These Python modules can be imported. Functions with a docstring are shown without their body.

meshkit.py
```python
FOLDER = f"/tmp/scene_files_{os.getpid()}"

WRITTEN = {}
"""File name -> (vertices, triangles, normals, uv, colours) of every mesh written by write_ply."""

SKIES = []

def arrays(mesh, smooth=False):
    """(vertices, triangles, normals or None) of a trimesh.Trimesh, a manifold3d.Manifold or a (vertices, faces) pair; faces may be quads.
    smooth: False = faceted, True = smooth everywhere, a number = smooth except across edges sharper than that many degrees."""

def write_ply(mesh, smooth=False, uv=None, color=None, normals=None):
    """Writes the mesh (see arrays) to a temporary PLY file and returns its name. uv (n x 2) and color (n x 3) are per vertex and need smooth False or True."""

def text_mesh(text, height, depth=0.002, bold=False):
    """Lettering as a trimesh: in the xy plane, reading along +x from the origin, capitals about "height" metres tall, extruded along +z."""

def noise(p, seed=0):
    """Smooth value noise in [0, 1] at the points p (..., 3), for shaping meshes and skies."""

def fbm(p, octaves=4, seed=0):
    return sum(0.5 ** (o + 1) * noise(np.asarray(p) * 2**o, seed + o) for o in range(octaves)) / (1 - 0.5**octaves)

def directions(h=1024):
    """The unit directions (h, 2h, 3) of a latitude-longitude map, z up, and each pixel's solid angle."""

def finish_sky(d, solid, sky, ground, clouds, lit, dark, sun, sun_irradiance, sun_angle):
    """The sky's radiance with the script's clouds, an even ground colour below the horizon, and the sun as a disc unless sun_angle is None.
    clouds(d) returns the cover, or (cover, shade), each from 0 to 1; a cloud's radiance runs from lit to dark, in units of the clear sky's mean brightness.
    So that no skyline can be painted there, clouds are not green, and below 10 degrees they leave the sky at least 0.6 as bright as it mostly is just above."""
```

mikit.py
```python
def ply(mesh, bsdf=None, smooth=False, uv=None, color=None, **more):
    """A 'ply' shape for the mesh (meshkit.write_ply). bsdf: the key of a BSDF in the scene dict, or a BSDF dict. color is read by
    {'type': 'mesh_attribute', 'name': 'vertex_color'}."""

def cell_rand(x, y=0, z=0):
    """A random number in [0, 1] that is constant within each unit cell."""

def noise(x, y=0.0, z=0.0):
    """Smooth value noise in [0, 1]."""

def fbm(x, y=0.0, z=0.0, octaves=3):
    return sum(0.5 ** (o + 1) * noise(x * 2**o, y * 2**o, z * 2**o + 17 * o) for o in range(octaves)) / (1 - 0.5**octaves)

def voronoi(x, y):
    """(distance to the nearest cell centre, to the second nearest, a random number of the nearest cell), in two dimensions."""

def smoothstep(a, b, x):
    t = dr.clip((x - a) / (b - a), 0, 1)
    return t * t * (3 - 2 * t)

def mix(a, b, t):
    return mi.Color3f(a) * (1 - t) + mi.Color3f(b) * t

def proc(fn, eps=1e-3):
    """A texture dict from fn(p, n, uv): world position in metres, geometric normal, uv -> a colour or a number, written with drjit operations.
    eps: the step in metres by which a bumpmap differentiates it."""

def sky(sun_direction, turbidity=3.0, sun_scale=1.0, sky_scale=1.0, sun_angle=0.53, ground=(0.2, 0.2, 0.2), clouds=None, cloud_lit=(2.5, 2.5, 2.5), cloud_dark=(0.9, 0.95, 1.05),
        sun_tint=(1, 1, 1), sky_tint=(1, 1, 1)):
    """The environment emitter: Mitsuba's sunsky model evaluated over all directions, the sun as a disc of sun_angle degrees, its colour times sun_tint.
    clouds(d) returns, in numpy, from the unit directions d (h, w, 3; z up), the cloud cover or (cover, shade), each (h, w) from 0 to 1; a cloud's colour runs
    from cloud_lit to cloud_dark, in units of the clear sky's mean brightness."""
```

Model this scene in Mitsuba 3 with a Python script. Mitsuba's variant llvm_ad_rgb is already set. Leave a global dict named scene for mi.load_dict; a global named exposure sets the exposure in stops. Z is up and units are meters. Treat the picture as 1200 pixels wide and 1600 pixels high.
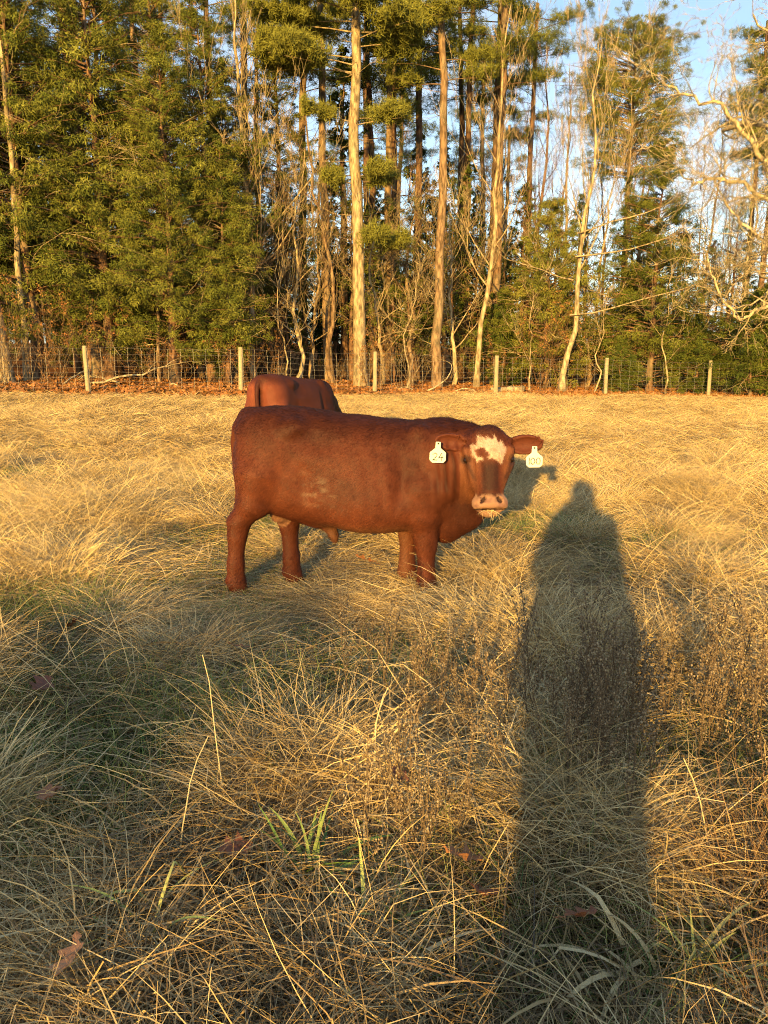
import math, numpy as np, trimesh, manifold3d, mitsuba as mi, drjit as dr, mikit, meshkit
T = mi.ScalarTransform4f
scene, labels = {}, {}
exposure = 3.66

# ---- camera: hand held phone at 1.55 m, tipped 11.9 degrees down -------------------------------------------------
CAM_Z, PITCH = 1.55, math.radians(11.9)
scene['camera'] = {'type': 'perspective', 'fov': 65.24, 'fov_axis': 'y', 'near_clip': 0.02, 'far_clip': 2000.0,
                   'to_world': T().look_at(origin=[0, 0, CAM_Z], target=[0, math.cos(PITCH), CAM_Z - math.sin(PITCH)], up=[0, 0, 1])}
# ---- low golden sun behind the camera, a little to its left ----------------------------------------------------
SUN_EL, SUN_AZ = math.radians(10.6), math.radians(13.6)
SUN = [-math.sin(SUN_AZ) * math.cos(SUN_EL), -math.cos(SUN_AZ) * math.cos(SUN_EL), math.sin(SUN_EL)]
def thin_cloud(d):
    n = meshkit.fbm(np.stack([d[..., 0] * 3, d[..., 1] * 3, d[..., 2] * 9], -1), 5, 3)
    return np.clip((n - 0.48) * 2.2, 0, 0.5)
scene['sky'] = mikit.sky(SUN, turbidity=3, sun_tint=(0.89, 0.90, 0.665), sky_tint=(.84, .92, 1.08), clouds=thin_cloud,
                         cloud_lit=(1.55, 1.62, 1.78), cloud_dark=(1.2, 1.25, 1.35), ground=(0.16, 0.13, 0.07))

# ---- helpers ---------------------------------------------------------------------------------------------------
KEYS = {}
def key(name, parent=None):
    base = (parent + '__' if parent else '') + name
    k = KEYS.get(base, 0); KEYS[base] = k + 1
    return base if k == 0 else f'{base}_{k:03d}'
def tag(k, label=None, cat=None, group=None, kind=None):
    d = labels.setdefault(k, {})
    for a, b in (('label', label), ('category', cat), ('group', group), ('kind', kind)):
        if b: d[a] = b
    return k
def put(name, mesh, bsdf, parent=None, smooth=False, uv=None, color=None, **more):
    k = key(name, parent)
    scene[k] = mikit.ply(mesh, bsdf, smooth=smooth, uv=uv, color=color, **more)
    return k
def xf(x, y, z, rz=0.0, s=1.0, sz=None, tilt=0.0):
    t = T().translate([x, y, z]).rotate([0, 0, 1], rz)
    if tilt: t = t @ T().rotate([1, 0, 0], tilt)
    return t @ T().scale([s, s, sz if sz else s])
def inst(k, group, m):
    scene[k] = {'type': 'instance', 'of': {'type': 'ref', 'id': group}, 'to_world': m}
    return k
def sstep(a, b, x):
    t = np.clip((x - a) / (b - a), 0, 1); return t * t * (3 - 2 * t)
def n2(x, y, f, seed=0, o=3):
    x, y = np.asarray(x, float), np.asarray(y, float)
    return meshkit.fbm(np.stack([x * f + 100, y * f + 100, np.zeros_like(x)], -1), o, seed)

# ---- terrain ---------------------------------------------------------------------------------------------------
def ground_z(x, y):
    x, y = np.asarray(x, float), np.asarray(y, float)
    far = sstep(6, 24, y)
    z = far * (0.10 - 0.030 * np.clip(x, -40, 40))
    flat = 1 - np.exp(-((x + .3) / 1.5) ** 2 - ((y - 5.0) / 1.0) ** 2)
    z = z + flat * (n2(x, y, 0.9, 1) - 0.5) * 0.16 * sstep(26, 9, y) + flat * (n2(x, y, 0.3, 2) - 0.5) * 0.22 * sstep(2, 8, y) * sstep(30, 20, y)
    return z + sstep(24, 60, y) * (n2(x, y, 0.08, 5) - 0.5) * 0.8
def fence_y(x):
    return 23.5 + 0.36 * np.asarray(x, float)
# ---- materials (colour by uv: x = hue along a palette, y = brightness) ------------------------------------------------
def palette(t, cols):
    n = len(cols) - 1
    c = mi.Color3f(cols[0])
    for i in range(n):
        c = dr.lerp(c, mi.Color3f(cols[i + 1]), mikit.smoothstep(i / n, (i + 1) / n, t))
    return c
GRASS = [(0.10, 0.068, 0.034), (0.25, 0.16, 0.07), (0.48, 0.325, 0.125), (0.66, 0.50, 0.235), (0.60, 0.44, 0.19), (0.34, 0.33, 0.09), (0.06, 0.125, 0.02)]
def grass_col(p, n, uv):
    big = mikit.fbm(p.x * 0.55 + 31, p.y * 0.55 + 7, 0.0, 3)
    fine = mikit.fbm(p.x * 2.3 + 3, p.y * 2.3 + 11, 0.0, 2)
    hue = uv.x + dr.select(uv.x < 0.72, (big - 0.5) * 0.22 + (fine - 0.5) * 0.2, 0)
    return palette(hue, GRASS) * (uv.y * (0.72 + 0.56 * fine))
scene['rust_mat'] = {'type': 'twosided', 'b': {'type': 'diffuse', 'reflectance': mikit.proc(lambda p, n, uv: palette(uv.x * 3.0, [(.13, .075, .04), (.24, .14, .068), (.40, .26, .13)]) * uv.y)}}
scene['grass_mat'] = {'type': 'twosided', 'b': {'type': 'principled', 'base_color': mikit.proc(grass_col), 'roughness': 0.55, 'specular': 0.35}}
def soil_col(p, n, uv):
    a = mikit.fbm(p.x * 2.2, p.y * 2.2, 0.0, 4); b = mikit.noise(p.x * 60, p.y * 60, 0)
    field = mikit.mix((0.10, 0.075, 0.03), (0.20, 0.15, 0.06), a)
    green = mikit.mix((0.05, 0.07, 0.02), (0.09, 0.10, 0.03), a)
    field = dr.lerp(field, green, mikit.smoothstep(0.50, 0.62, mikit.fbm(p.x * 0.7 + 9, p.y * 0.7, 0, 2)))
    far = mikit.mix((0.30, 0.22, 0.085), (0.42, 0.31, 0.13), a)
    field = dr.lerp(field, far, mikit.smoothstep(7, 14, p.y))
    litter = mikit.mix((0.16, 0.07, 0.025), (0.30, 0.13, 0.05), mikit.fbm(p.x * 3, p.y * 3, 0, 3))
    e = p.y - (23.5 + 0.36 * p.x) + (mikit.fbm(p.x * 0.5, p.y * 0.5, 0, 3) - 0.5) * 2.4
    return dr.lerp(field, litter, mikit.smoothstep(-0.9, 0.1, e)) * (0.75 + 0.5 * b)
scene['soil_mat'] = {'type': 'diffuse', 'reflectance': mikit.proc(soil_col)}
BARK = [(0.055, 0.035, 0.024), (0.17, 0.095, 0.055), (0.24, 0.16, 0.09), (0.36, 0.27, 0.15), (0.55, 0.45, 0.26)]
def bark_col(p, n, uv):
    v = mikit.fbm(p.x * 19, p.y * 19, p.z * 4.5, 4); v = mikit.smoothstep(.18, .82, v)
    l = mikit.smoothstep(0.52, 0.66, mikit.fbm(p.x * 3.1 + 5, p.y * 3.1, p.z * 1.6, 3))
    c = palette(uv.x, BARK) * (0.35 + 1.15 * v)
    return dr.lerp(c, mi.Color3f(0.30, 0.31, 0.20), l * 0.35 * uv.y)
scene['bark_mat'] = {'type': 'diffuse', 'reflectance': mikit.proc(bark_col)}
LEAF = [(0.028, 0.044, 0.013), (0.064, 0.086, 0.018), (0.110, 0.124, 0.024), (0.160, 0.160, 0.032), (0.215, 0.215, 0.045), (0.22, 0.11, 0.038), (0.36, 0.155, 0.055)]
def leaf_col(p, n, uv):
    return palette(uv.x, LEAF) * uv.y
scene['leaf_mat'] = {'type': 'twosided', 'b': {'type': 'diffuse', 'reflectance': mikit.proc(leaf_col)}}

# ---- the ground, one sheet out to the horizon ------------------------------------------------------------------
def build_ground():
    xs = np.concatenate([-np.geomspace(14, 700, 26)[::-1], np.linspace(-13.6, 13.6, 240), np.geomspace(14, 700, 26)])
    ys = np.concatenate([-np.geomspace(4, 700, 26)[::-1], np.linspace(-3.5, 30, 300), np.geomspace(30.6, 900, 30)])
    X, Y = np.meshgrid(xs, ys, indexing='ij')
    V = np.stack([X, Y, ground_z(X, Y)], -1).reshape(-1, 3)
    i, j = np.meshgrid(np.arange(len(xs) - 1), np.arange(len(ys) - 1), indexing='ij')
    a = i * len(ys) + j
    F = np.stack([a, a + len(ys), a + len(ys) + 1, a + 1], -1).reshape(-1, 4)
    k = put('ground', (V, F), 'soil_mat', smooth=True)
    tag(k, 'rough pasture ground with leaf litter under the trees', kind='structure')
build_ground()
# ---- grass -----------------------------------------------------------------------------------------------------
def blades(rng, root, az, L, th0, th1, w, hue, val, S=5, kink=0.0, floor=0.004, pw=1.0, curl=0.5):
    n = len(az)
    s = (np.arange(S) + 0.5) / S
    th = th0[:, None] + (th1 - th0)[:, None] * s[None] ** pw
    if kink:
        kp = rng.uniform(0.3, 0.8, n)[:, None]; has = rng.random(n)[:, None] < kink
        th = th + np.where(has & (s[None] > kp), rng.uniform(0.4, 1.5, n)[:, None], 0)
    a = az[:, None] + rng.normal(0, curl, n)[:, None] * s[None]
    t = np.stack([np.sin(th) * np.cos(a), np.sin(th) * np.sin(a), np.cos(th)], -1)
    P = np.concatenate([root[:, None], root[:, None] + np.cumsum(t * (L / S)[:, None, None], 1)], 1)
    P[..., 2] = np.maximum(P[..., 2], floor + rng.random(n)[:, None] * 0.02)
    tt = np.concatenate([t[:, :1], t], 1)
    r = rng.normal(size=(n, 1, 3)); side = np.cross(tt, r); side /= np.linalg.norm(side, axis=-1, keepdims=True) + 1e-9
    q = np.arange(S + 1) / S
    hw = 0.5 * w[:, None] * (1 - 0.85 * q[None] ** 2.2)
    V = np.stack([P - side * hw[..., None], P + side * hw[..., None]], 2).reshape(-1, 3)
    i, j = np.meshgrid(np.arange(n), np.arange(S), indexing='ij')
    b = (i * (S + 1) + j) * 2
    F = np.stack([b, b + 1, b + 3, b + 2], -1).reshape(-1, 4)
    uv = np.stack([np.repeat(hue, (S + 1) * 2), np.repeat(val, (S + 1) * 2)], -1)
    return V, F, uv
def join(parts):
    at, V, F, U = 0, [], [], []
    for v, f, u in parts:
        V.append(v); F.append(f + at); U.append(u); at += len(v)
    return np.vstack(V), np.vstack(F), np.vstack(U)
def disc(rng, n, R):
    r, a = R * np.sqrt(rng.random(n)), rng.uniform(0, 2 * np.pi, n)
    return np.stack([r * np.cos(a), r * np.sin(a), np.zeros(n)], -1)
U = lambda rng, a, b, n: rng.uniform(a, b, n)

def dome(seed, n=380, R=0.16, L=(0.16, 0.50), w=(0.0019, 0.0046), hue=(0.30, 0.66), lodge=None, S=5, th1=(0.9, 2.2), kink=.6, val=(.6, 1.2)):
    rng = np.random.default_rng(seed)
    hue = (hue[0] + rng.uniform(-.08, .04), hue[1] + rng.uniform(-.06, .04))
    root = disc(rng, n, R)
    az = np.arctan2(root[:, 1], root[:, 0]) + rng.normal(0, 1.0, n)
    if lodge is not None:
        az = np.where(rng.random(n) < 0.65, lodge + rng.normal(0, 0.6, n), az)
    return blades(rng, root, az, U(rng, *L, n), U(rng, 0.05, 0.8, n), U(rng, *th1, n), U(rng, *w, n), U(rng, *hue, n), U(rng, *val, n), S, kink=kink, curl=.7)
def thatch(seed, n=640, R=0.38, w=(0.0019, 0.0048), hue=(0.12, 0.55), L=(0.15, 0.42), S=4):
    rng = np.random.default_rng(seed)
    root = disc(rng, n, R); root[:, 2] = rng.uniform(0, 0.09, n) ** 1.0
    return blades(rng, root, U(rng, 0, 6.3, n), U(rng, *L, n), U(rng, 0.9, 1.6, n), U(rng, 1.3, 1.9, n), U(rng, *w, n), U(rng, *hue, n), U(rng, 0.55, 1.1, n), S, kink=0.2)
def green(seed, n=420, R=0.3, w=(0.0025, 0.005), L=(0.08, 0.24), S=3):
    rng = np.random.default_rng(seed)
    root = disc(rng, n, R)
    return blades(rng, root, U(rng, 0, 6.3, n), U(rng, *L, n), U(rng, 0.0, 0.6, n), U(rng, 0.5, 1.5, n), U(rng, *w, n), U(rng, 0.86, 1.0, n), U(rng, 0.7, 1.3, n), S)
def stalks(seed, n=14, R=0.3, L=(0.4, 0.75), w=(0.0025, 0.0045)):
    rng = np.random.default_rng(seed)
    return blades(rng, disc(rng, n, R), U(rng, 0, 6.3, n), U(rng, *L, n), U(rng, 0.1, 0.9, n), U(rng, 0.5, 1.5, n), U(rng, *w, n), U(rng, 0.5, 0.66, n), U(rng, 0.9, 1.2, n), 6, kink=0.5)

PROTOS = {}
def proto(name, gen, bsdf='grass_mat'):
    v, f, u = gen
    k = 'proto_' + name
    scene[k] = {'type': 'shapegroup', 'blades': mikit.ply((v, f), bsdf, uv=u)}
    PROTOS[name] = k
for i in range(5):
    proto(f'dome{i}', dome(100 + i)); proto(f'lodge{i}', dome(200 + i, 430, 0.22, (0.22, 0.56), lodge=0.0, th1=(1.2, 1.95)))
    proto(f'thatch{i}', join([thatch(300 + i), thatch(330 + i, 90, 0.38, (.005, .010), (.2, .62), (.05, .22), 3), green(350 + i, 22, 0.36, L=(0.05, 0.16))]))
for i in range(3):
    proto(f'green{i}', green(400 + i)); proto(f'stalk{i}', stalks(450 + i))
    proto(f'rust{i}', dome(500 + i, 300, 0.12, (0.16, 0.34), (0.002, 0.0035), hue=(0.14, 0.3), th1=(0.2, 0.9)), 'rust_mat')
for i in range(4):   # the field further off: wider patches of coarser blades
    proto(f'fardome{i}', dome(600 + i, 340, 0.34, (0.20, 0.50), (0.0034, 0.0062), lodge=0.0 if i % 2 else None, S=3))
    proto(f'farmat{i}', join([thatch(650 + i, 620, 0.75, (0.0034, 0.0066), (0.14, 0.62), (0.12, 0.36), 2), green(670 + i, 30, 0.7, (0.005, 0.008), (0.08, 0.2), 2)]))

def sow(name, groups, pts, rng, s=(0.8, 1.2), rot=None, sink=0.0):
    for n, (x, y) in enumerate(pts):
        g = PROTOS[groups[rng.integers(len(groups))]]
        z = float(ground_z(x, y)) - sink
        r = rng.uniform(0, 360) if rot is None else rot(x, y) + rng.normal(0, 40)
        sc = rng.uniform(*s) * (float(np.clip(.62 + (lushness(x, y) - .45) * 3.2, .55, 1.25)) if name in ('dry_grass', 'lodged_grass') else 1) * (.8 if y < 2.0 and name != 'thatch_grass' else 1)
        inst(f'{name}__{n + 1:03d}', g, xf(x, y, z, r, sc, sc * float(1 - .55 * trod(x, y))))
def scatter(rng, y0, y1, step, margin=0.6, jit=0.5):
    out = []
    y = y0
    while y < y1:
        half = 0.50 * y * 1.04 + margin + 0.75
        xs = np.arange(-half, half, step)
        out.append(np.stack([xs + rng.uniform(-jit, jit, len(xs)) * step, y + rng.uniform(-jit, jit, len(xs)) * step], -1))
        y += step
    return np.vstack(out)
def trodden(p, rng, soft=0.0):
    """Drops the tall tufts where the bull has grazed and trodden the grass down."""
    x, y = p[:, 0], p[:, 1]
    return p[rng.random(len(p)) > .72 * trod(x, y)]
def trod(x, y):
    return sstep(-1.8, -1.3, x) * sstep(.55, .25, x) * sstep(3.4, 3.9, y) * sstep(6.1, 5.6, y)
def lushness(x, y):
    """High where the tall tufts stand, low in the green hollows."""
    q = n2(x, y, 0.8, 21, 3)
    for cx, cy, rx, ry, a in ((-1.7, 4.3, 1.2, .55, -.22), (-.2, 1.98, .28, .2, -.3), (.55, 1.95, .35, .25, -.2), (-1.2, 3.2, .7, .45, -.10), (-.5, 3.6, .5, .3, -.1), (.65, 4.1, .5, .4, .22), (0.0, 3.0, .35, .3, .2), (.25, 2.4, .3, .22, .22), (-.55, 2.2, .35, .22, .22), (-.6, 1.55, .5, .25, .2), (1.5, 4.4, .6, .6, .12), (-2.6, 5.6, .8, .6, .15)):
        q = q + a * np.exp(-(((x - cx) / rx) ** 2 + ((y - cy) / ry) ** 2))
    return q
def build_grass():
    rng = np.random.default_rng(11)
    wind = lambda x, y: 360 * 2.5 * float(n2(x, y, 0.35, 33, 2))
    p = scatter(rng, .75, 9.4, 0.30); q = lushness(p[:, 0], p[:, 1]); p = p[rng.random(len(p)) < np.clip(.35 + (q - .36) * 7, .35, 1)]
    sow('thatch_grass', [f'thatch{i}' for i in range(5)], p, rng, (0.85, 1.25))
    tag('thatch_grass', 'matted short dead grass covering the pasture floor', 'grass', kind='stuff')
    p = scatter(rng, .85, 9.6, 0.25)
    q = lushness(p[:, 0], p[:, 1]); low = (q < 0.47)
    keep = rng.random(len(p)) < np.where(low, 0.06, 0.50)
    p = trodden(p[keep], rng); h = rng.random(len(p)) < 0.5
    sow('dry_grass', [f'dome{i}' for i in range(5)], p[h], rng, (0.6, 1.1))
    sow('lodged_grass', [f'lodge{i}' for i in range(5)], p[~h], rng, (0.6, 1.05), wind)
    tag('dry_grass', 'tall dry golden grass arching over in tufts', 'grass', kind='stuff')
    tag('lodged_grass', 'long straw grass flattened in swaths', 'grass', kind='stuff')
    # clumps: several tufts standing close together as one mound
    c = scatter(rng, 1.35, 9.4, .78, .3, .42); c = trodden(c[rng.random(len(c)) < .82], rng); m = []
    for x, y in c:
        k = rng.integers(4, 8); r = .20 * np.sqrt(rng.random(k)); a = rng.uniform(0, 6.28, k); m.append(np.stack([x + r * np.cos(a), y + r * np.sin(a) * .8], -1))
    m = np.vstack(m); h = rng.random(len(m)) < .55
    sow('mound_grass', [f'dome{i}' for i in range(5)], m[h], rng, (.85, 1.2)); sow('mound_lodged_grass', [f'lodge{i}' for i in range(5)], m[~h], rng, (.75, 1.05), wind)
    tag('mound_grass', 'thick golden clumps of dry grass standing as mounds', 'grass', kind='stuff'); tag('mound_lodged_grass', 'straw leaning over the sides of the grass mounds', 'grass', kind='stuff')
    p = scatter(rng, 1.2, 9, 0.27); q = lushness(p[:, 0], p[:, 1])
    p = p[(q < 0.45) & (rng.random(len(p)) < 0.95)]
    sow('green_grass', [f'green{i}' for i in range(3)], p, rng, (0.7, 1.2))
    tag('green_grass', 'short green grass growing in hollows between the dry tufts', 'grass', kind='stuff')
    p = scatter(rng, 1.2, 9, 0.55)
    sow('grass_stalk', [f'stalk{i}' for i in range(3)], trodden(p[rng.random(len(p)) < 0.6], rng), rng, (0.7, 1.15))
    tag('grass_stalk', 'loose bent straw stalks standing above the tufts', 'grass', kind='stuff')
    p = scatter(rng, 9.2, 26, 0.62, 1.5); p = p[p[:, 1] < fence_y(p[:, 0]) - 1.9 + 2.4 * (n2(p[:, 0], p[:, 1], .4, 8, 2) - .5)]
    sow('far_field_grass', [f'farmat{i}' for i in range(4)], p, rng, (0.85, 1.2))
    tag('far_field_grass', 'pale dry grass covering the far field up to the fence', 'grass', kind='stuff')
    p = scatter(rng, 9.2, 25, 0.55, 1.5); p = p[p[:, 1] < fence_y(p[:, 0]) - 2.6]
    q = n2(p[:, 0], p[:, 1], 0.5, 44, 3); p = p[rng.random(len(p)) < np.where(q > 0.47, 0.85, 0.12) * (1.0 - 0.55 * sstep(14, 22, p[:, 1]))]
    sow('far_tuft_grass', [f'fardome{i}' for i in range(4)], p, rng, (0.55, 1.0), wind)
    tag('far_tuft_grass', 'wind-flattened pale tufts in the far field', 'grass', kind='stuff')
def leaf_litter():
    """Fallen leaves lying thick under the edge of the wood."""
    rng = np.random.default_rng(61)
    for i in range(3):
        n = 260; c = disc(rng, n, .75); c[:, 2] = rng.uniform(.0, .05, n); a = rng.uniform(0, 6.28, n); L = rng.uniform(.05, .09, n)
        d = np.stack([np.cos(a), np.sin(a), rng.normal(0, .45, n)], -1); s = np.stack([-np.sin(a), np.cos(a), rng.normal(0, .45, n)], -1)
        V = np.stack([c - d * L[:, None], c - s * L[:, None] * .55, c + d * L[:, None], c + s * L[:, None] * .55], 1).reshape(-1, 3); b = np.arange(n)[:, None] * 4
        scene[f'proto_litter{i}'] = {'type': 'shapegroup', 'leaves': mikit.ply((V, b + [0, 1, 2, 3]), 'leaf_mat', uv=np.stack([np.repeat(rng.uniform(.82, 1.0, n), 4), np.repeat(rng.uniform(.8, 1.6, n), 4)], -1))}; PROTOS[f'litter{i}'] = f'proto_litter{i}'
    p = scatter(rng, 17, 33, .85, 2); e = p[:, 1] - fence_y(p[:, 0]); p = p[(e > -2.3) & (e < 7)]
    sow('leaf_litter', [f'litter{i}' for i in range(3)], p, rng, (.85, 1.2))
    tag('leaf_litter', 'red brown fallen leaves lying along the fence and under the trees', 'leaf litter', kind='stuff')
build_grass()
leaf_litter()
# ---- smooth distance fields and a surface-nets mesher, for animals and people -----------------------------------------
class Field:
    """A grid of signed distances; primitives are blended in smoothly within their own box."""
    def __init__(s, lo, hi, h):
        s.lo, s.h = np.array(lo, float), h
        s.n = np.ceil((np.array(hi) - s.lo) / h).astype(int) + 1
        s.d = np.full(s.n, 0.3, np.float32)
    def box(s, lo, hi):
        a = np.clip(np.floor((np.array(lo) - s.lo) / s.h).astype(int), 0, s.n); b = np.clip(np.ceil((np.array(hi) - s.lo) / s.h).astype(int) + 1, 0, s.n)
        sl = tuple(slice(i, j) for i, j in zip(a, b))
        g = np.meshgrid(*[(s.lo[k] + s.h * np.arange(a[k], b[k])).astype(np.float32) for k in range(3)], indexing='ij', sparse=True)
        return sl, g
    def add(s, sl, d, k):
        o = s.d[sl]
        if k <= 0: s.d[sl] = np.minimum(o, d); return
        h = np.clip(0.5 + 0.5 * (o - d) / k, 0, 1)
        s.d[sl] = o + (d - o) * h - k * h * (1 - h)
    def cut(s, sl, d, k):
        o = s.d[sl]; d = -d
        h = np.clip(0.5 - 0.5 * (o - d) / k, 0, 1)
        s.d[sl] = o + (d - o) * h + k * h * (1 - h)
    def cone(s, a, b, ra, rb, k=0.03, sub=False, flat=None):
        """A round cone from a to b."""
        a, b = np.array(a, float), np.array(b, float); m = max(ra, rb) + 3 * k + 0.03
        sl, (x, y, z) = s.box(np.minimum(a, b) - m, np.maximum(a, b) + m)
        ab = b - a; L = ab @ ab + 1e-12
        t = np.clip(((x - a[0]) * ab[0] + (y - a[1]) * ab[1] + (z - a[2]) * ab[2]) / L, 0, 1)
        d = np.sqrt((x - a[0] - t * ab[0]) ** 2 + (y - a[1] - t * ab[1]) ** 2 + (z - a[2] - t * ab[2]) ** 2) - (ra + (rb - ra) * t)
        (s.cut if sub else s.add)(sl, d.astype(np.float32), k)
    def ell(s, c, r, k=0.03, R=None, sub=False):
        """An ellipsoid of radii r about c, its axes the columns of R."""
        c, r = np.array(c, float), np.array(r, float); R = np.eye(3) if R is None else R
        m = np.sqrt(((R * r) ** 2).sum(1)) + 3 * k + 0.03
        sl, (x, y, z) = s.box(c - m, c + m)
        q = [((x - c[0]) * R[0, i] + (y - c[1]) * R[1, i] + (z - c[2]) * R[2, i]) for i in range(3)]
        k0 = np.sqrt(sum((a / b) ** 2 for a, b in zip(q, r))); k1 = np.sqrt(sum((a / b ** 2) ** 2 for a, b in zip(q, r)))
        d = k0 * (k0 - 1) / np.maximum(k1, 1e-6)
        (s.cut if sub else s.add)(sl, d.astype(np.float32), k)
    def chain(s, pts, rad, k=0.03):
        for i in range(len(pts) - 1): s.cone(pts[i], pts[i + 1], rad[i], rad[i + 1], k)
    def mesh(s, smooth=2):
        D = s.d; ins = D < 0
        c = [(i, j, k) for i in (0, 1) for j in (0, 1) for k in (0, 1)]
        sh = tuple(n - 1 for n in D.shape)
        at = lambda A, o: A[o[0]:o[0] + sh[0], o[1]:o[1] + sh[1], o[2]:o[2] + sh[2]]
        cnt = sum(at(ins, o).astype(np.int8) for o in c)
        idx = np.argwhere((cnt > 0) & (cnt < 8)); num = np.full(sh, -1, np.int64); num[tuple(idx.T)] = np.arange(len(idx))
        vals = np.stack([D[tuple((idx + o).T)] for o in c], 1)
        P = np.zeros((len(idx), 3)); W = np.zeros(len(idx))
        for a in range(8):
            for b in range(a + 1, 8):
                if sum(abs(u - v) for u, v in zip(c[a], c[b])) != 1: continue
                va, vb = vals[:, a], vals[:, b]; x = (va < 0) != (vb < 0)
                t = np.where(x, va / np.where(x, va - vb, 1), 0)[:, None]
                P += np.where(x[:, None], np.array(c[a]) * (1 - t) + np.array(c[b]) * t, 0); W += x
        V = s.lo + s.h * (idx + P / W[:, None])
        F = []
        for ax in range(3):
            o = np.eye(3, dtype=int)[ax]; u, v = np.eye(3, dtype=int)[(ax + 1) % 3], np.eye(3, dtype=int)[(ax + 2) % 3]
            n = np.array(D.shape) - o
            A = ins[:n[0], :n[1], :n[2]]; B = ins[o[0]:, o[1]:, o[2]:]
            e = np.argwhere(A != B); e = e[(e[:, (ax + 1) % 3] > 0) & (e[:, (ax + 2) % 3] > 0) & (e[:, (ax + 1) % 3] < sh[(ax + 1) % 3]) & (e[:, (ax + 2) % 3] < sh[(ax + 2) % 3])]
            q = np.stack([num[tuple((e - w).T)] for w in (0 * u, u, u + v, v)], 1)
            fl = A[tuple(e.T)]
            q[~fl] = q[~fl][:, ::-1]
            F.append(q)
        F = np.vstack(F); F = F[(F >= 0).all(1)]
        m = trimesh.Trimesh(V, np.vstack([F[:, [0, 1, 2]], F[:, [0, 2, 3]]]), process=False)
        parts = trimesh.graph.connected_component_labels(m.edges_unique, node_count=len(V))
        big = np.bincount(parts).argmax(); keep = parts == big
        re = np.cumsum(keep) - 1
        fk = keep[m.faces[:, 0]]
        m = trimesh.Trimesh(V[keep], re[m.faces[fk]], process=False)
        if smooth: trimesh.smoothing.filter_taubin(m, lamb=0.5, nu=0.52, iterations=smooth * 2)
        return m

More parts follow.
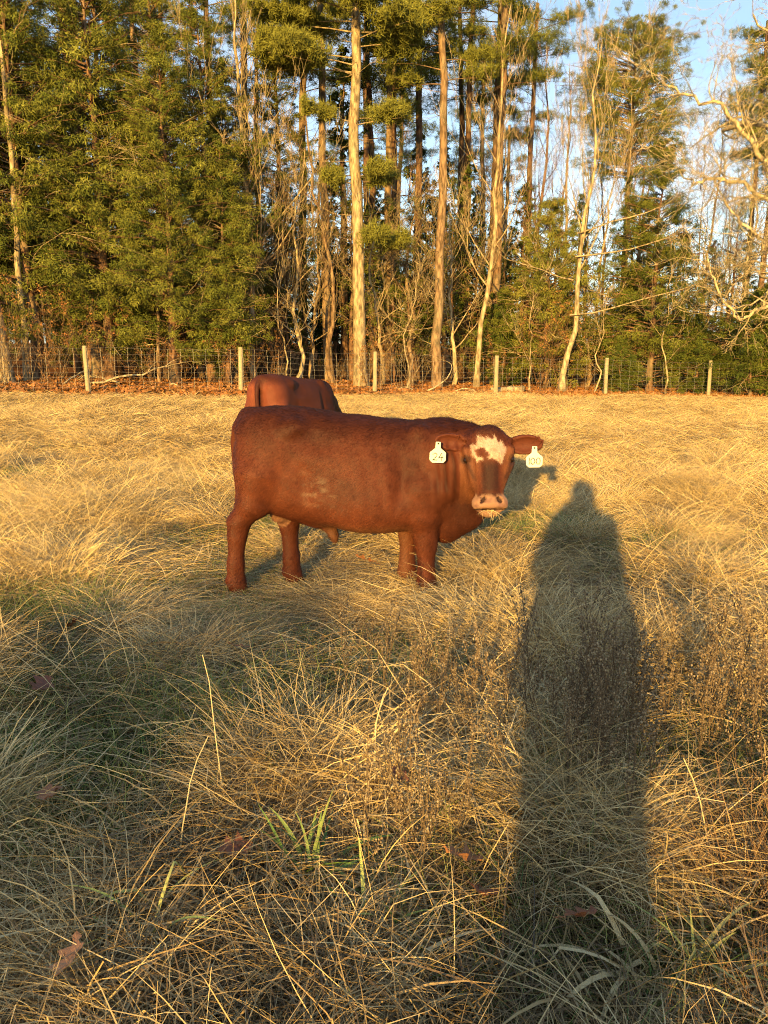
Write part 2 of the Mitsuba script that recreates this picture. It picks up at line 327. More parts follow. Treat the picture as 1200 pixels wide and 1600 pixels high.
def torso(F, prof, ymid=0.0, p=2.6):
    """prof rows: x, top z, bottom z, half width, and how high the widest point lies (0..1)."""
    prof = np.array(prof, float)
    sl, (x, y, z) = F.box([prof[0, 0] - .1, ymid - 0.6, prof[:, 2].min() - 0.1], [prof[-1, 0] + .1, ymid + 0.6, prof[:, 1].max() + 0.1])
    from scipy.interpolate import PchipInterpolator as PI
    xs = np.clip(x, prof[0, 0], prof[-1, 0])
    top, bot, hw, wz = [PI(prof[:, 0], prof[:, i])(xs).astype(np.float32) for i in (1, 2, 3, 4)]
    zc = bot + (top - bot) * wz
    hz = np.where(z > zc, top - zc, zc - bot)
    q = (np.abs((y - ymid) / hw) ** p + np.abs((z - zc) / hz) ** p) ** (1 / p)
    d = (q - 1) * np.minimum(hw, hz) * 0.85
    d = np.maximum(d, np.abs(x - xs) - 0.0) if False else np.where(np.abs(x - xs) > 0, np.sqrt(np.maximum(d, 0) ** 2 + (x - xs) ** 2) + np.minimum(d, 0) * 0, d)
    F.add(sl, d.astype(np.float32), 0.02)

def frame(u, w):
    """Columns: down the face, to the animal's left, out of the forehead."""
    u = np.array(u, float) / np.linalg.norm(u); w = np.array(w, float); w -= u * (w @ u); w /= np.linalg.norm(w)
    return np.stack([u, np.cross(w, u), w], 1)

def build_cattle_field(h, head_at, R, neck, legs, lo, hi, pose='stand'):
    F = Field(lo, hi, h)
    torso(F, [(-0.945, 1.06, 0.74, 0.12, .5), (-0.905, 1.165, 0.64, 0.20, .5), (-0.82, 1.205, 0.55, 0.245, .52), (-0.70, 1.215, 0.47, 0.265, .55), (-0.52, 1.200, 0.435, 0.27, .52), (-0.34, 1.178, 0.40, 0.285, .46),
              (-0.14, 1.150, 0.372, 0.305, .44), (0.06, 1.130, 0.378, 0.305, .44), (0.22, 1.118, 0.40, 0.285, .46), (0.38, 1.105, 0.425, 0.255, .48), (0.50, 1.08, 0.45, 0.215, .5), (0.58, 1.00, 0.50, 0.15, .5), (0.62, 0.90, 0.58, 0.08, .5)])
    for sgn in (-1, 1):
        F.ell((-0.75, sgn * .12, .88), (.20, .135, .28), .06)            # round of the thigh
        F.ell((-0.57, sgn * .20, 1.085), (.08, .06, .055), .06)             # hip
        F.ell((0.33, sgn * .165, .80), (.17, .10, .27), .07)              # shoulder
        F.ell((-0.08, sgn * .20, .62), (.34, .11, .19), .09)              # barrel
    F.cone((-0.93, 0, 1.08), (-0.89, 0, 1.14), .05, .06, .06)             # tail head
    F.chain([(.24, 0, .52), (.38, -.04, .425), (.50, -.07, .52), (.57, -.08, .72)], [.12, .08, .085, .13], .11)   # brisket
    F.cone((-0.58, .0, .52), (-0.45, 0, .46), .06, .06, .08)              # flank fold
    for s in (-1, 1):                                                     # hollows and ridges of a standing animal
        F.ell((-.43, s * .33, 1.03), (.12, .075, .09), .07, sub=True)      # flank hollow before the hip
        F.ell((.10, s * .37, .86), (.045, .09, .24), .07, sub=True)        # behind the shoulder
        F.ell((-.50, s * .375, .70), (.05, .10, .20), .07, sub=True)       # before the thigh
        F.cone((.20, s * .19, 1.06), (.36, s * .235, .70), .05, .06, .05)  # shoulder blade
        F.cone((.36, s * .235, .70), (.22, s * .215, .58), .06, .06, .05)
        F.ell((-.90, s * .13, 1.06), (.04, .035, .04), .05)                # pin bone
    for pts, rad in neck: F.chain(pts, rad, .06)
    for pts, rad in legs: F.chain(pts, rad, .035)
    P = lambda u, v, w: np.array(head_at) + R @ np.array([u, v, w])
    E = lambda u, v, w, r, k=.02, **o: F.ell(P(u, v, w), r, k, R, **o)
    C = lambda a, b, ra, rb, k=.02, **o: F.cone(P(*a), P(*b), ra, rb, k, **o)
    E(.130, 0, -.075, (.145, .148, .12), .03)                             # skull
    E(.035, 0, -.045, (.06, .075, .06), .03)                              # poll
    C((.16, 0, -.03), (.40, 0, -.028), .095, .058, .04)                   # bridge of the nose
    for s in (-1, 1):
        C((.21, s * .082, -.13), (.385, s * .034, -.085), .085, .048, .04)   # jaw
        C((.225, s * .078, -.055), (.37, s * .034, -.045), .066, .046, .03)  # cheek
        E(.150, s * .122, -.014, (.05, .028, .035), .025)                 # brow
        C((.235, s * .096, -.05), (.33, s * .064, -.035), .022, .012, .02)
    E(.448, 0, -.045, (.078, .084, .066), .03)                            # muzzle
    E(.45, 0, .005, (.042, .073, .026), .02)
    E(.512, 0, -.055, (.036, .064, .048), .016)                           # chin
    for s in (-1, 1):
        E(.462, s * .070, -.030, (.044, .036, .044), .025)
        E(.440, s * .055, .024, (.021, .0125, .026), .010, R=None) if False else F.ell(P(.440, s * .048, .030), (.030, .015, .026), .008, R @ rot2(s * 0.6), sub=True)
        F.ell(P(.186, s * .138, -.020), (.028, .020, .020), .012, R, sub=True)
    F.ell(P(.496, 0, -.0), (.0075, .085, .06), .008, R, sub=True)          # mouth
    return F, P
def rot2(a):
    c, s = math.cos(a), math.sin(a)
    return np.array([[c, -s, 0], [s, c, 0], [0, 0, 1.0]])
def ear_cone(F, root, tip, face, wid, thick=0.0105, k=0.012):
    """A cupped leaf from root to tip; face: the way its opening looks."""
    root, tip, face = (np.array(v, float) for v in (root, tip, face))
    a = tip - root; L = np.linalg.norm(a); a /= L; f = face - a * (a @ face); f /= np.linalg.norm(f)
    Rm = np.stack([a, np.cross(f, a), f], 1)
    c = root + a * L * .52
    F.cone(root - a * .03, root + a * L * .3, .034, .030, .03)
    F.ell(c, (L * .52, wid, .034), k, Rm)
    F.ell(c + f * .022 + a * L * .03, (L * .46, wid * .84, .034), .006, Rm, sub=True)

# ---- the bull in front ---------------------------------------------------------------------------------------------
BULL_AT, BULL_YAW = (0.02, 4.89), -2.0
def make_bull():
    rz = math.radians(BULL_YAW)
    gz = float(ground_z(*BULL_AT)); UP = .0876; M0 = T().translate([BULL_AT[0], BULL_AT[1], gz - 0.01]).rotate([0, 0, 1], BULL_YAW); M = M0 @ T().translate([0, 0, .08]) @ T().scale([.965, 1, .913])
    head_at = np.array([0.605, -0.345, 1.105])
    R = frame((0.03, -0.20, -0.93), (0.03, -0.97, -0.10))
    neck = [([(0.36, -.02, .86), (0.50, -.13, .86), (0.60, -.24, .93)], [.27, .215, .15]), ([(0.30, -.0, .98), (0.48, -.11, .985), (0.60, -.235, .985)], [.105, .115, .105]),
            ([(0.52, -.10, .66), (0.60, -.21, .76)], [.13, .11])]
    legs = [([(-0.79, -.14, .78), (-0.83, -.15, .60), (-0.935, -.15, .455), (-0.948, -.15, .37), (-0.965, -.15, .21), (-0.965, -.15, .115), (-0.945, -.15, .05)], [.165, .112, .066, .055, .048, .053, .057]),
            ([(-0.74, .11, .76), (-0.69, .09, .60), (-0.655, .07, .44), (-0.65, .07, .39), (-0.64, .06, .20), (-0.635, .06, .115), (-0.61, .06, .05)], [.165, .112, .068, .057, .048, .053, .057]),
            ([(0.24, -.17, .70), (0.225, -.17, .52), (0.245, -.17, .39), (0.25, -.17, .33), (0.255, -.17, .17), (0.26, -.17, .11), (0.28, -.17, .05)], [.15, .115, .074, .060, .050, .055, .059]),
            ([(0.22, .11, .68), (0.17, .09, .52), (0.145, .07, .38), (0.14, .07, .33), (0.13, .07, .17), (0.135, .07, .11), (0.155, .07, .05)], [.14, .105, .068, .057, .048, .053, .057])]
    F, P = build_cattle_field(0.0085, head_at, R, neck, legs, (-1.10, -0.66, -0.02), (0.98, 0.46, 1.30))
    for (x, y, z, r) in ((-.935, -.15, .44, .066), (-.655, .07, .43, .066), (.252, -.172, .335, .062), (.145, .07, .335, .058)): F.ell((x, y, z), (r, r * .85, r * 1.25), .02)
    for (x, y) in ((-.965, -.15), (-.635, .06), (.262, -.17), (.135, .07)): F.ell((x - .012, y, .125), (.058, .05, .045), .015)
    F.cone((-0.40, -.0, .43), (-0.345, -.02, .345), .045, .028, .03); F.cone((-0.345, -.02, .345), (-0.335, -.02, .315), .026, .016, .02)      # sheath
    F.ell((-0.70, -.01, .50), (.062, .05, .085), .025)                                                                              # scrotum
    earR = (P(.085, -.11, -.07), P(.060, -.312, -.015)); earL = (P(.100, .115, -.07), P(.095, .315, -.03))
    ear_cone(F, *earR, R @ np.array([.25, .15, 1.0]), .052); ear_cone(F, *earL, R @ np.array([.3, -.1, 1.0]), .062)
    m = F.mesh(1)
    V = np.array(m.vertices); N = np.array(m.vertex_normals)
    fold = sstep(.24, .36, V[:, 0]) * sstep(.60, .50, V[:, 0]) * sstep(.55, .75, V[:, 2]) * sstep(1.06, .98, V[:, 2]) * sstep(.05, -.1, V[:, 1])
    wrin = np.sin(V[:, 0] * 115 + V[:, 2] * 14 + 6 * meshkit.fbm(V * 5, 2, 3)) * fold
    ribs = np.sin(V[:, 0] * 78 + V[:, 2] * 9) * sstep(-.42, -.3, V[:, 0]) * sstep(.10, 0, V[:, 0]) * sstep(.5, .62, V[:, 2]) * sstep(1.0, .85, V[:, 2]) * .0012
    lump = ribs + (meshkit.fbm(V * np.array([7, 7, 5]), 3, 31) - .5) * .020 * sstep(.35, .5, V[:, 2]) * (V[:, 1] > -.42)
    m.vertices = V = V + N * (wrin * .0055 + lump)[:, None]; N = np.array(m.vertex_normals)
    hl = (V - head_at) @ R                                      # head coordinates
    u, v, w = hl.T
    nz = lambda f, s, o=3: meshkit.fbm(V * f, o, s)
    base = np.array([0.083, 0.0215, 0.0088])
    C = base[None] * (0.80 + 0.4 * nz(np.array([6, 6, 4]), 1))[:, None]
    dark = np.clip((nz(np.array([3.0, 3, 3]), 4) - .45) * 3, 0, 1) * 0.22
    C *= (1 - dark)[:, None]
    C *= (1 - .45 * fold * sstep(.1, -.9, wrin))[:, None]  # shade in the neck creases, darkened in the coat colour
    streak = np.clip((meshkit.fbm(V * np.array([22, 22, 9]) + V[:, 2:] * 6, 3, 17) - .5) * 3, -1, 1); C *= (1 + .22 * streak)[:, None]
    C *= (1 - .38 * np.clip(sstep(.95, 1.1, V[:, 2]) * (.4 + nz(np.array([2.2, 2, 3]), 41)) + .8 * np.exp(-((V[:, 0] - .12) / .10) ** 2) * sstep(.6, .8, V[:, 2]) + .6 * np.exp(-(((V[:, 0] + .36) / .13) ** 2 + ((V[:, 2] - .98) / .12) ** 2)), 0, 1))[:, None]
    lowleg = sstep(.42, .15, V[:, 2]); C = C * (1 + .25 * lowleg[:, None])
    inhead = ((u > -.06) & (u < .60) & (np.abs(v) < .34) & (w > -.21) & (V[:, 1] < -.22)) * sstep(-.24, -.12, w)
    mixto = lambda c, t: C * (1 - np.clip(t, 0, 1)[:, None]) + np.array(c)[None] * np.clip(t, 0, 1)[:, None]
    C = mixto((0.028, 0.010, 0.007), .8 * sstep(.2, .5, V[:, 0]) * sstep(.9, .75, V[:, 2]) * sstep(-.0, .3, -V[:, 1]) * (1 - inhead))  # shadow on neck and brisket put into the coat colour
    C = mixto((0.155, 0.055, 0.023), .75 * inhead * sstep(.05, .09, np.abs(v)) * sstep(.10, .13, u + 0) * (np.abs(v) < .17))    # paler cheeks and temples
    C = mixto((0.026, 0.010, 0.0075), inhead * sstep(.062, .035, np.abs(v)) * sstep(.17, .24, u) * sstep(.42, .36, u) * .85)
    C = mixto((0.04, 0.016, 0.010), inhead * sstep(.39, .405, u) * sstep(.43, .415, u) * sstep(.09, .05, np.abs(v)) * .8)
    C = mixto((0.030, 0.011, 0.008), .8 * inhead * sstep(.05, .0, u) * sstep(.09, .05, np.abs(v)))
    # white blaze with ragged edges
    rag = (meshkit.fbm(np.stack([u * 25, v * 90, w * 0], -1), 3, 9) - .5) * .034
    pol = [(530,240),(560,255),(600,260),(635,260),(650,280),(670,255),(685,290),(740,310),(765,345),(745,400),(735,440),(710,475),(690,445),(640,435),(600,420),(625,390),(590,370),(560,345),(530,345),(500,350),(490,380),(520,420),(565,430),(545,455),(520,460),(490,420),(470,370),(465,335),(480,310),(515,320),(525,290)]
    import shapely
    pg = shapely.Polygon([((x - 624) * .00069, (y - 150) * .00073 - .022) for x, y in pol]); shapely.prepare(pg)
    blz = np.zeros(len(V)); ix = np.nonzero((inhead > 0) & (u < .3) & (w > -.1))[0]
    dd = np.where(shapely.contains_xy(pg, v[ix], u[ix] + rag[ix]), 1, -1) * shapely.distance(pg.exterior, shapely.points(v[ix], u[ix] + rag[ix]))
    blz[ix] = sstep(-.006, .005, dd)
    C = mixto((0.45, 0.31, 0.22), blz * (1 - .45 * np.clip((meshkit.fbm(np.stack([u * 30, v * 60, w * 0], -1), 3, 22) - .5) * 4, 0, 1)))
    mz = inhead * sstep(.404, .426, u + .10 * np.abs(v) + (meshkit.noise(np.stack([v * 45, u * 45, w * 30], -1), 2) - .5) * .03) * sstep(-.115, -.09, w)
    C = mixto((0.27, 0.145, 0.085), mz); C = mixto((0.16, 0.075, 0.055), mz * np.clip((nz(np.array([28., 28, 28]), 6) - .55) * 5, 0, .7))
    for s in (-1, 1):
        q = ((u - .440) / .029) ** 2 + ((v - s * (.048 + .5 * (u - .44))) / .015) ** 2; C = mixto((0.035, 0.016, 0.013), inhead * sstep(1.3, .7, q) * (w < .015))
        q = ((u - .186) / .03) ** 2 + ((v - s * .136) / .034) ** 2; C = mixto((0.025, 0.012, 0.008), .75 * inhead * sstep(1.25, .35, q))
        C = mixto((0.05, 0.02, 0.012), .55 * inhead * sstep(.018, .004, np.abs((np.abs(v) - (.132 - .40 * (u - .2))))) * sstep(.20, .22, u) * sstep(.33, .29, u))
    C = mixto((0.02, 0.01, 0.008), inhead * sstep(.007, .002, np.abs(u - .496)) * (w > -.06))
    for r, t in (earR, earL):
        a = t - r; q = ((V - r) @ a) / (a @ a); d = np.linalg.norm(V - r - q[:, None] * a, axis=1)
        C = mixto((0.095, 0.026, 0.013), sstep(.1, .3, q) * (q < 1.1) * (d < .062) * (w > -.105) * (N @ (R @ np.array([.25, 0, 1.0])) > .2) * (np.abs(v) > .13))
    tw = -V[:, 1] * 0
    C = mixto((0.24, 0.17, 0.11), .34 * np.clip((nz(np.array([16., 16, 30]), 12) - .52) * 6, 0, 1) * np.exp(-(((V[:, 0] + .42) / .13) ** 2 + ((V[:, 2] - .71) / .10) ** 2)) * (V[:, 1] < 0))     # dried mud
    C = mixto((0.16, 0.08, 0.04), .35 * sstep(.50, .40, V[:, 2]) * sstep(-.50, -.35, V[:, 0]) * sstep(.2, .1, V[:, 0]) * (V[:, 1] < .1))
    hoof = sstep(.075, .055, V[:, 2]); C = mixto((0.05, 0.035, 0.025), hoof)
    C = mixto((0.17, 0.08, 0.045), (((V[:, 0] + .70) / .09) ** 2 + ((V[:, 1] + .01) / .08) ** 2 + ((V[:, 2] - .48) / .10) ** 2 < 1) * 1.0)
    V[:, 2] -= UP * sstep(.42, .05, V[:, 2]); m.vertices = V; N = np.array(m.vertex_normals)
    root = key('bull'); tag(root, 'red brown bull with a white forehead blaze standing broadside and facing us', 'bull')
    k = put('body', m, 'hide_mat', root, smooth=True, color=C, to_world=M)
    # (the coat)
    rng = np.random.default_rng(5)
    area = m.area_faces * np.where((V[m.faces].mean(1) @ np.array([1, 0, 0]) > 2), 1, 1)
    fc = rng.choice(len(area), 90000, p=area / area.sum())
    bc = rng.dirichlet((1, 1, 1), len(fc)); tri = m.faces[fc]
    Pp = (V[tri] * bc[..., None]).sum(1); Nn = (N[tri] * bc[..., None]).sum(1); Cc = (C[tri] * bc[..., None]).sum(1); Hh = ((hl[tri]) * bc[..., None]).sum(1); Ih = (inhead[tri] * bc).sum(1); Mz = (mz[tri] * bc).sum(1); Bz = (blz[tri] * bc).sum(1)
    flow = np.where(Ih[:, None] > .5, (R @ np.array([.5, 0, .1]))[None] + (R[:, 1] * 1.0)[None] * np.sign(Hh[:, 1:2]) * .35, np.array([-.75, 0, -.7])[None]) + rng.normal(0, .25, Pp.shape)
    flow[(Ih > .5) & (Hh[:, 0] < .14)] += -R[:, 0] * .9
    flow -= Nn * (flow * Nn).sum(1, keepdims=True); flow /= np.linalg.norm(flow, axis=1, keepdims=True) + 1e-9
    crest = sstep(.2, .5, Pp[:, 0]) * sstep(1.0, 1.1, Pp[:, 2])
    Ln = rng.uniform(.013, .027, len(Pp)) * (1 + .9 * crest) * np.where(Ih > .5, .62, 1.0)
    ok = (Mz < .2) & (Pp[:, 2] > .05) & ~((Ih > .5) & (np.abs(Hh[:, 1]) > .15)); Pp, Nn, Cc, flow, Ln, Bz = Pp[ok], Nn[ok], Cc[ok], flow[ok], Ln[ok], Bz[ok]
    lift = rng.uniform(.10, .30, len(Pp))[:, None] + .10 * (Bz > .3)[:, None]
    side = np.cross(flow, Nn); wd = rng.uniform(.0012, .0026, len(Pp))[:, None]
    mid = Pp + (flow * .55 + Nn * lift * .6) * Ln[:, None]; tip = Pp + (flow + Nn * lift * .8) * Ln[:, None]
    HV = np.stack([Pp - Nn * .001 - side * wd, Pp - Nn * .001 + side * wd, mid - side * wd * .8, mid + side * wd * .8, tip], 1).reshape(-1, 3)
    b = np.arange(len(Pp))[:, None] * 5
    HF = np.vstack([b + [0, 1, 3], b + [0, 3, 2], b + [2, 3, 4]])
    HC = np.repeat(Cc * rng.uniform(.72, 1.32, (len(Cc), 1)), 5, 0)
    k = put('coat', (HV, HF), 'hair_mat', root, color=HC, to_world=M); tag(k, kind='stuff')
    for s in (-1, 1):
        e = trimesh.creation.icosphere(2, 0.0215); e.apply_translation(P(.188, s * .130, -.031)); put('eye', e, 'eye_mat', root, smooth=True, to_world=M)
    # tail: a rope down the far side of the rump with a brush
    tp = np.array([(-.93, 0, 1.12), (-.965, .02, 1.07), (-.985, .03, .97), (-.98, .035, .8), (-.975, .05, .62), (-.98, .05, .5)])
    put('tail', tube(tp, [.035, .03, .026, .024, .022, .03], 10), 'hide_mat', root, smooth=True, color=np.tile(base * .9, (60, 1)), to_world=M)
    ear_tags(root, M, P, R, earR, earL)
    for (x, y) in ((-.945, -.15), (-.61, .06), (.28, -.17), (.155, .07)):
        for s in (-1, 1):
            g = manifold3d.Manifold.hull_points([(x + a, y + s * .028 + b, z) for a, b, z in [(-.05, -.022, .0), (-.05, .022, 0), (.065, -.02, 0), (.06, .024, 0), (.075, 0, .004), (-.042, -.02, .065), (-.042, .02, .065), (.03, -.02, .08), (.03, .02, .08)]])
            put('hoof', g, 'hoof_mat', root, smooth=40, to_world=M0 @ T().scale([.965, 1, .913]))
    # a wisp of hay hanging from the mouth
    hv = []
    rng = np.random.default_rng(3); n = 16
    r = np.array([P(.50, rng.uniform(-.05, .02), .0) for _ in range(n)])
    a, f, uu = blades(rng, r, rng.uniform(3.6, 6.6, n), U(rng, .05, .13, n), U(rng, 1.4, 2.2, n), U(rng, 2.0, 3.0, n), U(rng, .002, .0035, n), U(rng, .5, .66, n), U(rng, .8, 1.1, n), 5, kink=.5, floor=-9)
    k = key('hay_wisp'); scene[k] = mikit.ply((a, f), 'grass_mat', uv=uu, to_world=M); tag(k, 'wisp of dry hay hanging from the mouth of the bull', 'hay')

def make_cow():
    """The second animal, grazing beyond the bull, seen from behind its rump."""
    at, yaw = (-1.03, 9.95), 64.0
    M = T().translate([at[0], at[1], float(ground_z(*at))]).rotate([0, 0, 1], yaw).scale(.93)
    R = frame((.55, 0, -.84), (.84, 0, .55)); ha = np.array([.98, 0, .62])
    neck = [([(.36, 0, .82), (.62, 0, .74), (.90, 0, .58)], [.26, .18, .12])]
    legs = [([(-0.79, s * .14, .78), (-0.83, s * .15, .60), (-0.93 + .1 * s, s * .15, .43), (-0.96 + .1 * s, s * .15, .115), (-0.94 + .1 * s, s * .15, .05)], [.165, .115, .066, .052, .056]) for s in (-1, 1)]
    legs += [([(0.24, s * .16, .70), (0.225, s * .16, .52), (0.25, s * .16, .33), (0.26, s * .16, .11), (0.28, s * .16, .05)], [.15, .11, .064, .052, .056]) for s in (-1, 1)]
    F, P = build_cattle_field(.014, ha, R, neck, legs, (-1.1, -.46, -.02), (1.4, .46, 1.3), 'graze')
    for s in (-1, 1): ear_cone(F, P(.10, s * .115, -.07), P(.10, s * .30, -.05), R @ np.array([.3, 0, 1.]), .058, k=.02)
    m = F.mesh(1); V = np.array(m.vertices)
    C = np.array([.062, .0165, .0075])[None] * (.6 + .8 * meshkit.fbm(V * 5, 3, 8))[:, None]
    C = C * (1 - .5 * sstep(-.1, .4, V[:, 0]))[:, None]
    C = C * (1 + 1.5 * sstep(-.66, -.86, V[:, 0]) * sstep(.02, .08, np.abs(V[:, 1])) * sstep(1.16, 1.05, V[:, 2]))[:, None]  # sunlit backs of the thighs brightened in the coat colour
    root = key('cow'); tag(root, 'dark red brown cow grazing behind the bull with only its rump and back in view', 'cow')
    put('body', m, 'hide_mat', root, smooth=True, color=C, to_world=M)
    tp = np.array([(-.93, 0, 1.13), (-.985, .0, 1.07), (-1.0, .0, .95), (-.985, .0, .8), (-.98, .0, .62), (-.985, 0, .45)])
    put('tail', tube(tp, [.035, .03, .026, .024, .022, .03], 10), 'hide_mat', root, smooth=True, color=np.tile(np.array([.05, .014, .008]), (60, 1)), to_world=M)
    for s in (-1, 1):
        e = trimesh.creation.icosphere(1, 0.02); e.apply_translation(P(.188, s * .118, -.03)); put('eye', e, 'eye_mat', root, smooth=True, to_world=M)

def tube(p, rad, sides=6, cap=True):
    p = np.asarray(p, float); rad = np.broadcast_to(rad, (len(p),)).astype(float)
    t = np.gradient(p, axis=0); t /= np.linalg.norm(t, axis=1, keepdims=True) + 1e-12
    a = np.cross(t, np.where(np.abs(t[:, 2:]) < .9, [0, 0, 1.], [1., 0, 0])); a /= np.linalg.norm(a, axis=1, keepdims=True) + 1e-12
    for i in range(1, len(a)):
        a[i] = a[i - 1] - t[i] * (a[i - 1] @ t[i]); a[i] /= np.linalg.norm(a[i]) + 1e-12
    b = np.cross(t, a); g = np.arange(sides) * 2 * np.pi / sides
    V = p[:, None] + rad[:, None, None] * (np.cos(g)[None, :, None] * a[:, None] + np.sin(g)[None, :, None] * b[:, None])
    i, j = np.meshgrid(np.arange(len(p) - 1), np.arange(sides), indexing='ij')
    F = np.stack([i * sides + j, i * sides + (j + 1) % sides, (i + 1) * sides + (j + 1) % sides, (i + 1) * sides + j], -1).reshape(-1, 4)
    return V.reshape(-1, 3), F

def digits(text, h, th):
    """Hand-drawn numerals as strokes in the xy plane, centred."""
    from shapely.geometry import LineString, Point
    from shapely import union_all
    arc = lambda cx, cy, rx, ry, a0, a1: [(cx + rx * math.cos(math.radians(a)), cy + ry * math.sin(math.radians(a))) for a in np.linspace(a0, a1, 16)]
    S = {'2': [arc(.28, .72, .26, .26, 165, -40) + [(.02, .02), (.58, .0)]], '4': [[(.42, 1.0), (.02, .36), (.62, .40)], [(.46, .66), (.42, -.04)]],
         '1': [[(.10, 1.0), (.10, 0)]], '0': [arc(.29, .5, .27, .48, 90, 450)]}
    W = {'2': .74, '4': .72, '1': .30, '0': .74}
    x, out = 0, []
    for c in text:
        for st in S[c]: out.append(LineString([(px + x, py) for px, py in st]).buffer(th / h / 2, 4))
        x += W[c]
    g = union_all(out)
    from shapely import affinity
    g = affinity.translate(g, -(x - .12) / 2, -.5); g = affinity.scale(g, h, h, origin=(0, 0))
    return trimesh.util.concatenate([trimesh.creation.extrude_polygon(q, .0012, engine='earcut') for q in getattr(g, 'geoms', [g])])

def ear_tags(root, M, P, R, earR, earL):
    from shapely.geometry import Polygon, Point
    # outline: a neck with a hole and a wide clipped body
    pts = [(-.011, .0), (.011, .0), (.012, -.030), (.036, -.052), (.036, -.088), (.024, -.101), (-.024, -.101), (-.036, -.088), (-.036, -.052), (-.012, -.030)]
    shp = Polygon(pts).buffer(-.003).buffer(.0045, 5).buffer(-.0015).difference(Point(0, -.008).buffer(.0042, 6))
    for text, at, face, lab in (('24', P(.075, -.298, .040), (-.05, -1, -.12), 'pale ear tag with the number 24'), ('100', P(.115, .262, .022), (-.03, -1, -.10), 'pale ear tag with the number 100')):
        f = np.array(face, float); f /= np.linalg.norm(f); up = np.array([.03 if text == '24' else -.03, 0, 1.]); up -= f * (up @ f); up /= np.linalg.norm(up); rt = np.cross(up, f)
        m4 = np.eye(4); m4[:3, :3] = np.stack([rt, up, f], 1); m4[:3, 3] = at
        W = M @ T(m4) @ T().scale(1.32)
        g = trimesh.creation.extrude_polygon(shp, .0022, engine='earcut')
        k = put('ear_tag', g, 'tag_mat', root, smooth=30, to_world=W); tag(k, lab)
        d = digits(text, .034 if text == '24' else .032, .0036); d.apply_translation([.001, -.071, .0018])
        put('number', d, 'ink_mat', k, to_world=W)
        s = trimesh.creation.cylinder(.0036, .010, sections=12); s.apply_translation([0, -.008, 0]); put('stud', s, 'ink_mat', k, smooth=30, to_world=W)

def bump(inner, fn, scale, eps=2e-3):
    return {'type': 'bumpmap', 'tex': mikit.proc(fn, eps), 'scale': scale, 'inner': inner}
VC = {'type': 'mesh_attribute', 'name': 'vertex_color'}
scene['hide_mat'] = {'type': 'twosided', 'b': {'type': 'principled', 'base_color': VC, 'roughness': .65, 'specular': .15}}
scene['hair_mat'] = {'type': 'twosided', 'b': {'type': 'principled', 'base_color': VC, 'roughness': .55, 'specular': .14}}
scene['eye_mat'] = {'type': 'principled', 'base_color': {'type': 'rgb', 'value': [.012, .007, .005]}, 'roughness': .06, 'specular': .6}
scene['tag_mat'] = {'type': 'twosided', 'b': {'type': 'principled', 'base_color': {'type': 'rgb', 'value': [.66, .66, .52]}, 'roughness': .4}}
scene['ink_mat'] = {'type': 'diffuse', 'reflectance': {'type': 'rgb', 'value': [.03, .035, .03]}}
scene['hoof_mat'] = {'type': 'principled', 'base_color': {'type': 'rgb', 'value': [.045, .032, .024]}, 'roughness': .5}
make_bull()
make_cow()
# ---- trees -----------------------------------------------------------------------------------------------------
def limb(pts, rad, tone, lichen=0.0, sides=None):
    v, f = tube(pts, rad, sides or (3 if np.max(rad) < .02 else 4 if np.max(rad) < .05 else 6 if np.max(rad) < .1 else 10))
    return v, f, np.tile([tone, lichen], (len(v), 1))
def wavy(rng, a, b, n, amp):
    a, b = np.array(a, float), np.array(b, float); t = np.linspace(0, 1, n)[:, None]
    p = a + (b - a) * t; w = np.cumsum(rng.normal(0, amp, (n, 3)), 0); w -= w[:1] + (w[-1:] - w[:1]) * t * .6
    return p + w * np.array([1, 1, .3])
def trunk(rng, h, r, tone, lean=(0, 0), lichen=0.0, taper=.45, amp=.035, n=14, flare=1.0):
    p = wavy(rng, (0, 0, -.15), (lean[0], lean[1], h), n, amp); t = np.linspace(0, 1, n)
    return p, r * (1 - (1 - taper) * t) * (1 + .35 * flare * np.exp(-t * h / .5)), tone, lichen
def grow(rng, p, d, L, r, depth, tone, out, up=.1, spread=.6, kids=(3, 5), seg=4, shrink=.62, wob=.16, rmin=.004):
    """A bare limb and, along it, its branches down to the twigs."""
    pts, rad = [np.array(p, float)], [r]
    d = np.array(d, float) / np.linalg.norm(d)
    dirs = []
    for i in range(seg):
        d = d + rng.normal(0, wob, 3) + np.array([0, 0, up * .3]); d /= np.linalg.norm(d)
        pts.append(pts[-1] + d * L / seg); rad.append(max(r * (1 - .62 * (i + 1) / seg), rmin * .7)); dirs.append(d)
    out.append(limb(pts, rad, tone))
    if depth == 0: return
    for c in range(rng.integers(kids[0], kids[1] + 1)):
        t = rng.uniform(.25, 1.0) if c else 1.0
        i = min(int(t * seg), seg - 1); q = pts[i] + (pts[i + 1] - pts[i]) * min(t * seg - i, 1)
        ax = rng.normal(size=3); ax -= dirs[i] * (ax @ dirs[i]); ax /= np.linalg.norm(ax)
        s = rng.uniform(.6, 1.2) * spread if c else spread * .3
        nd = dirs[i] * math.cos(s) + ax * math.sin(s) + np.array([0, 0, up])
        grow(rng, q, nd, L * shrink * rng.uniform(.7, 1.15), max(rad[min(i + 1, seg)] * rng.uniform(.55, .8), rmin), depth - 1, tone, out, up, spread, kids, seg, shrink, wob, rmin)
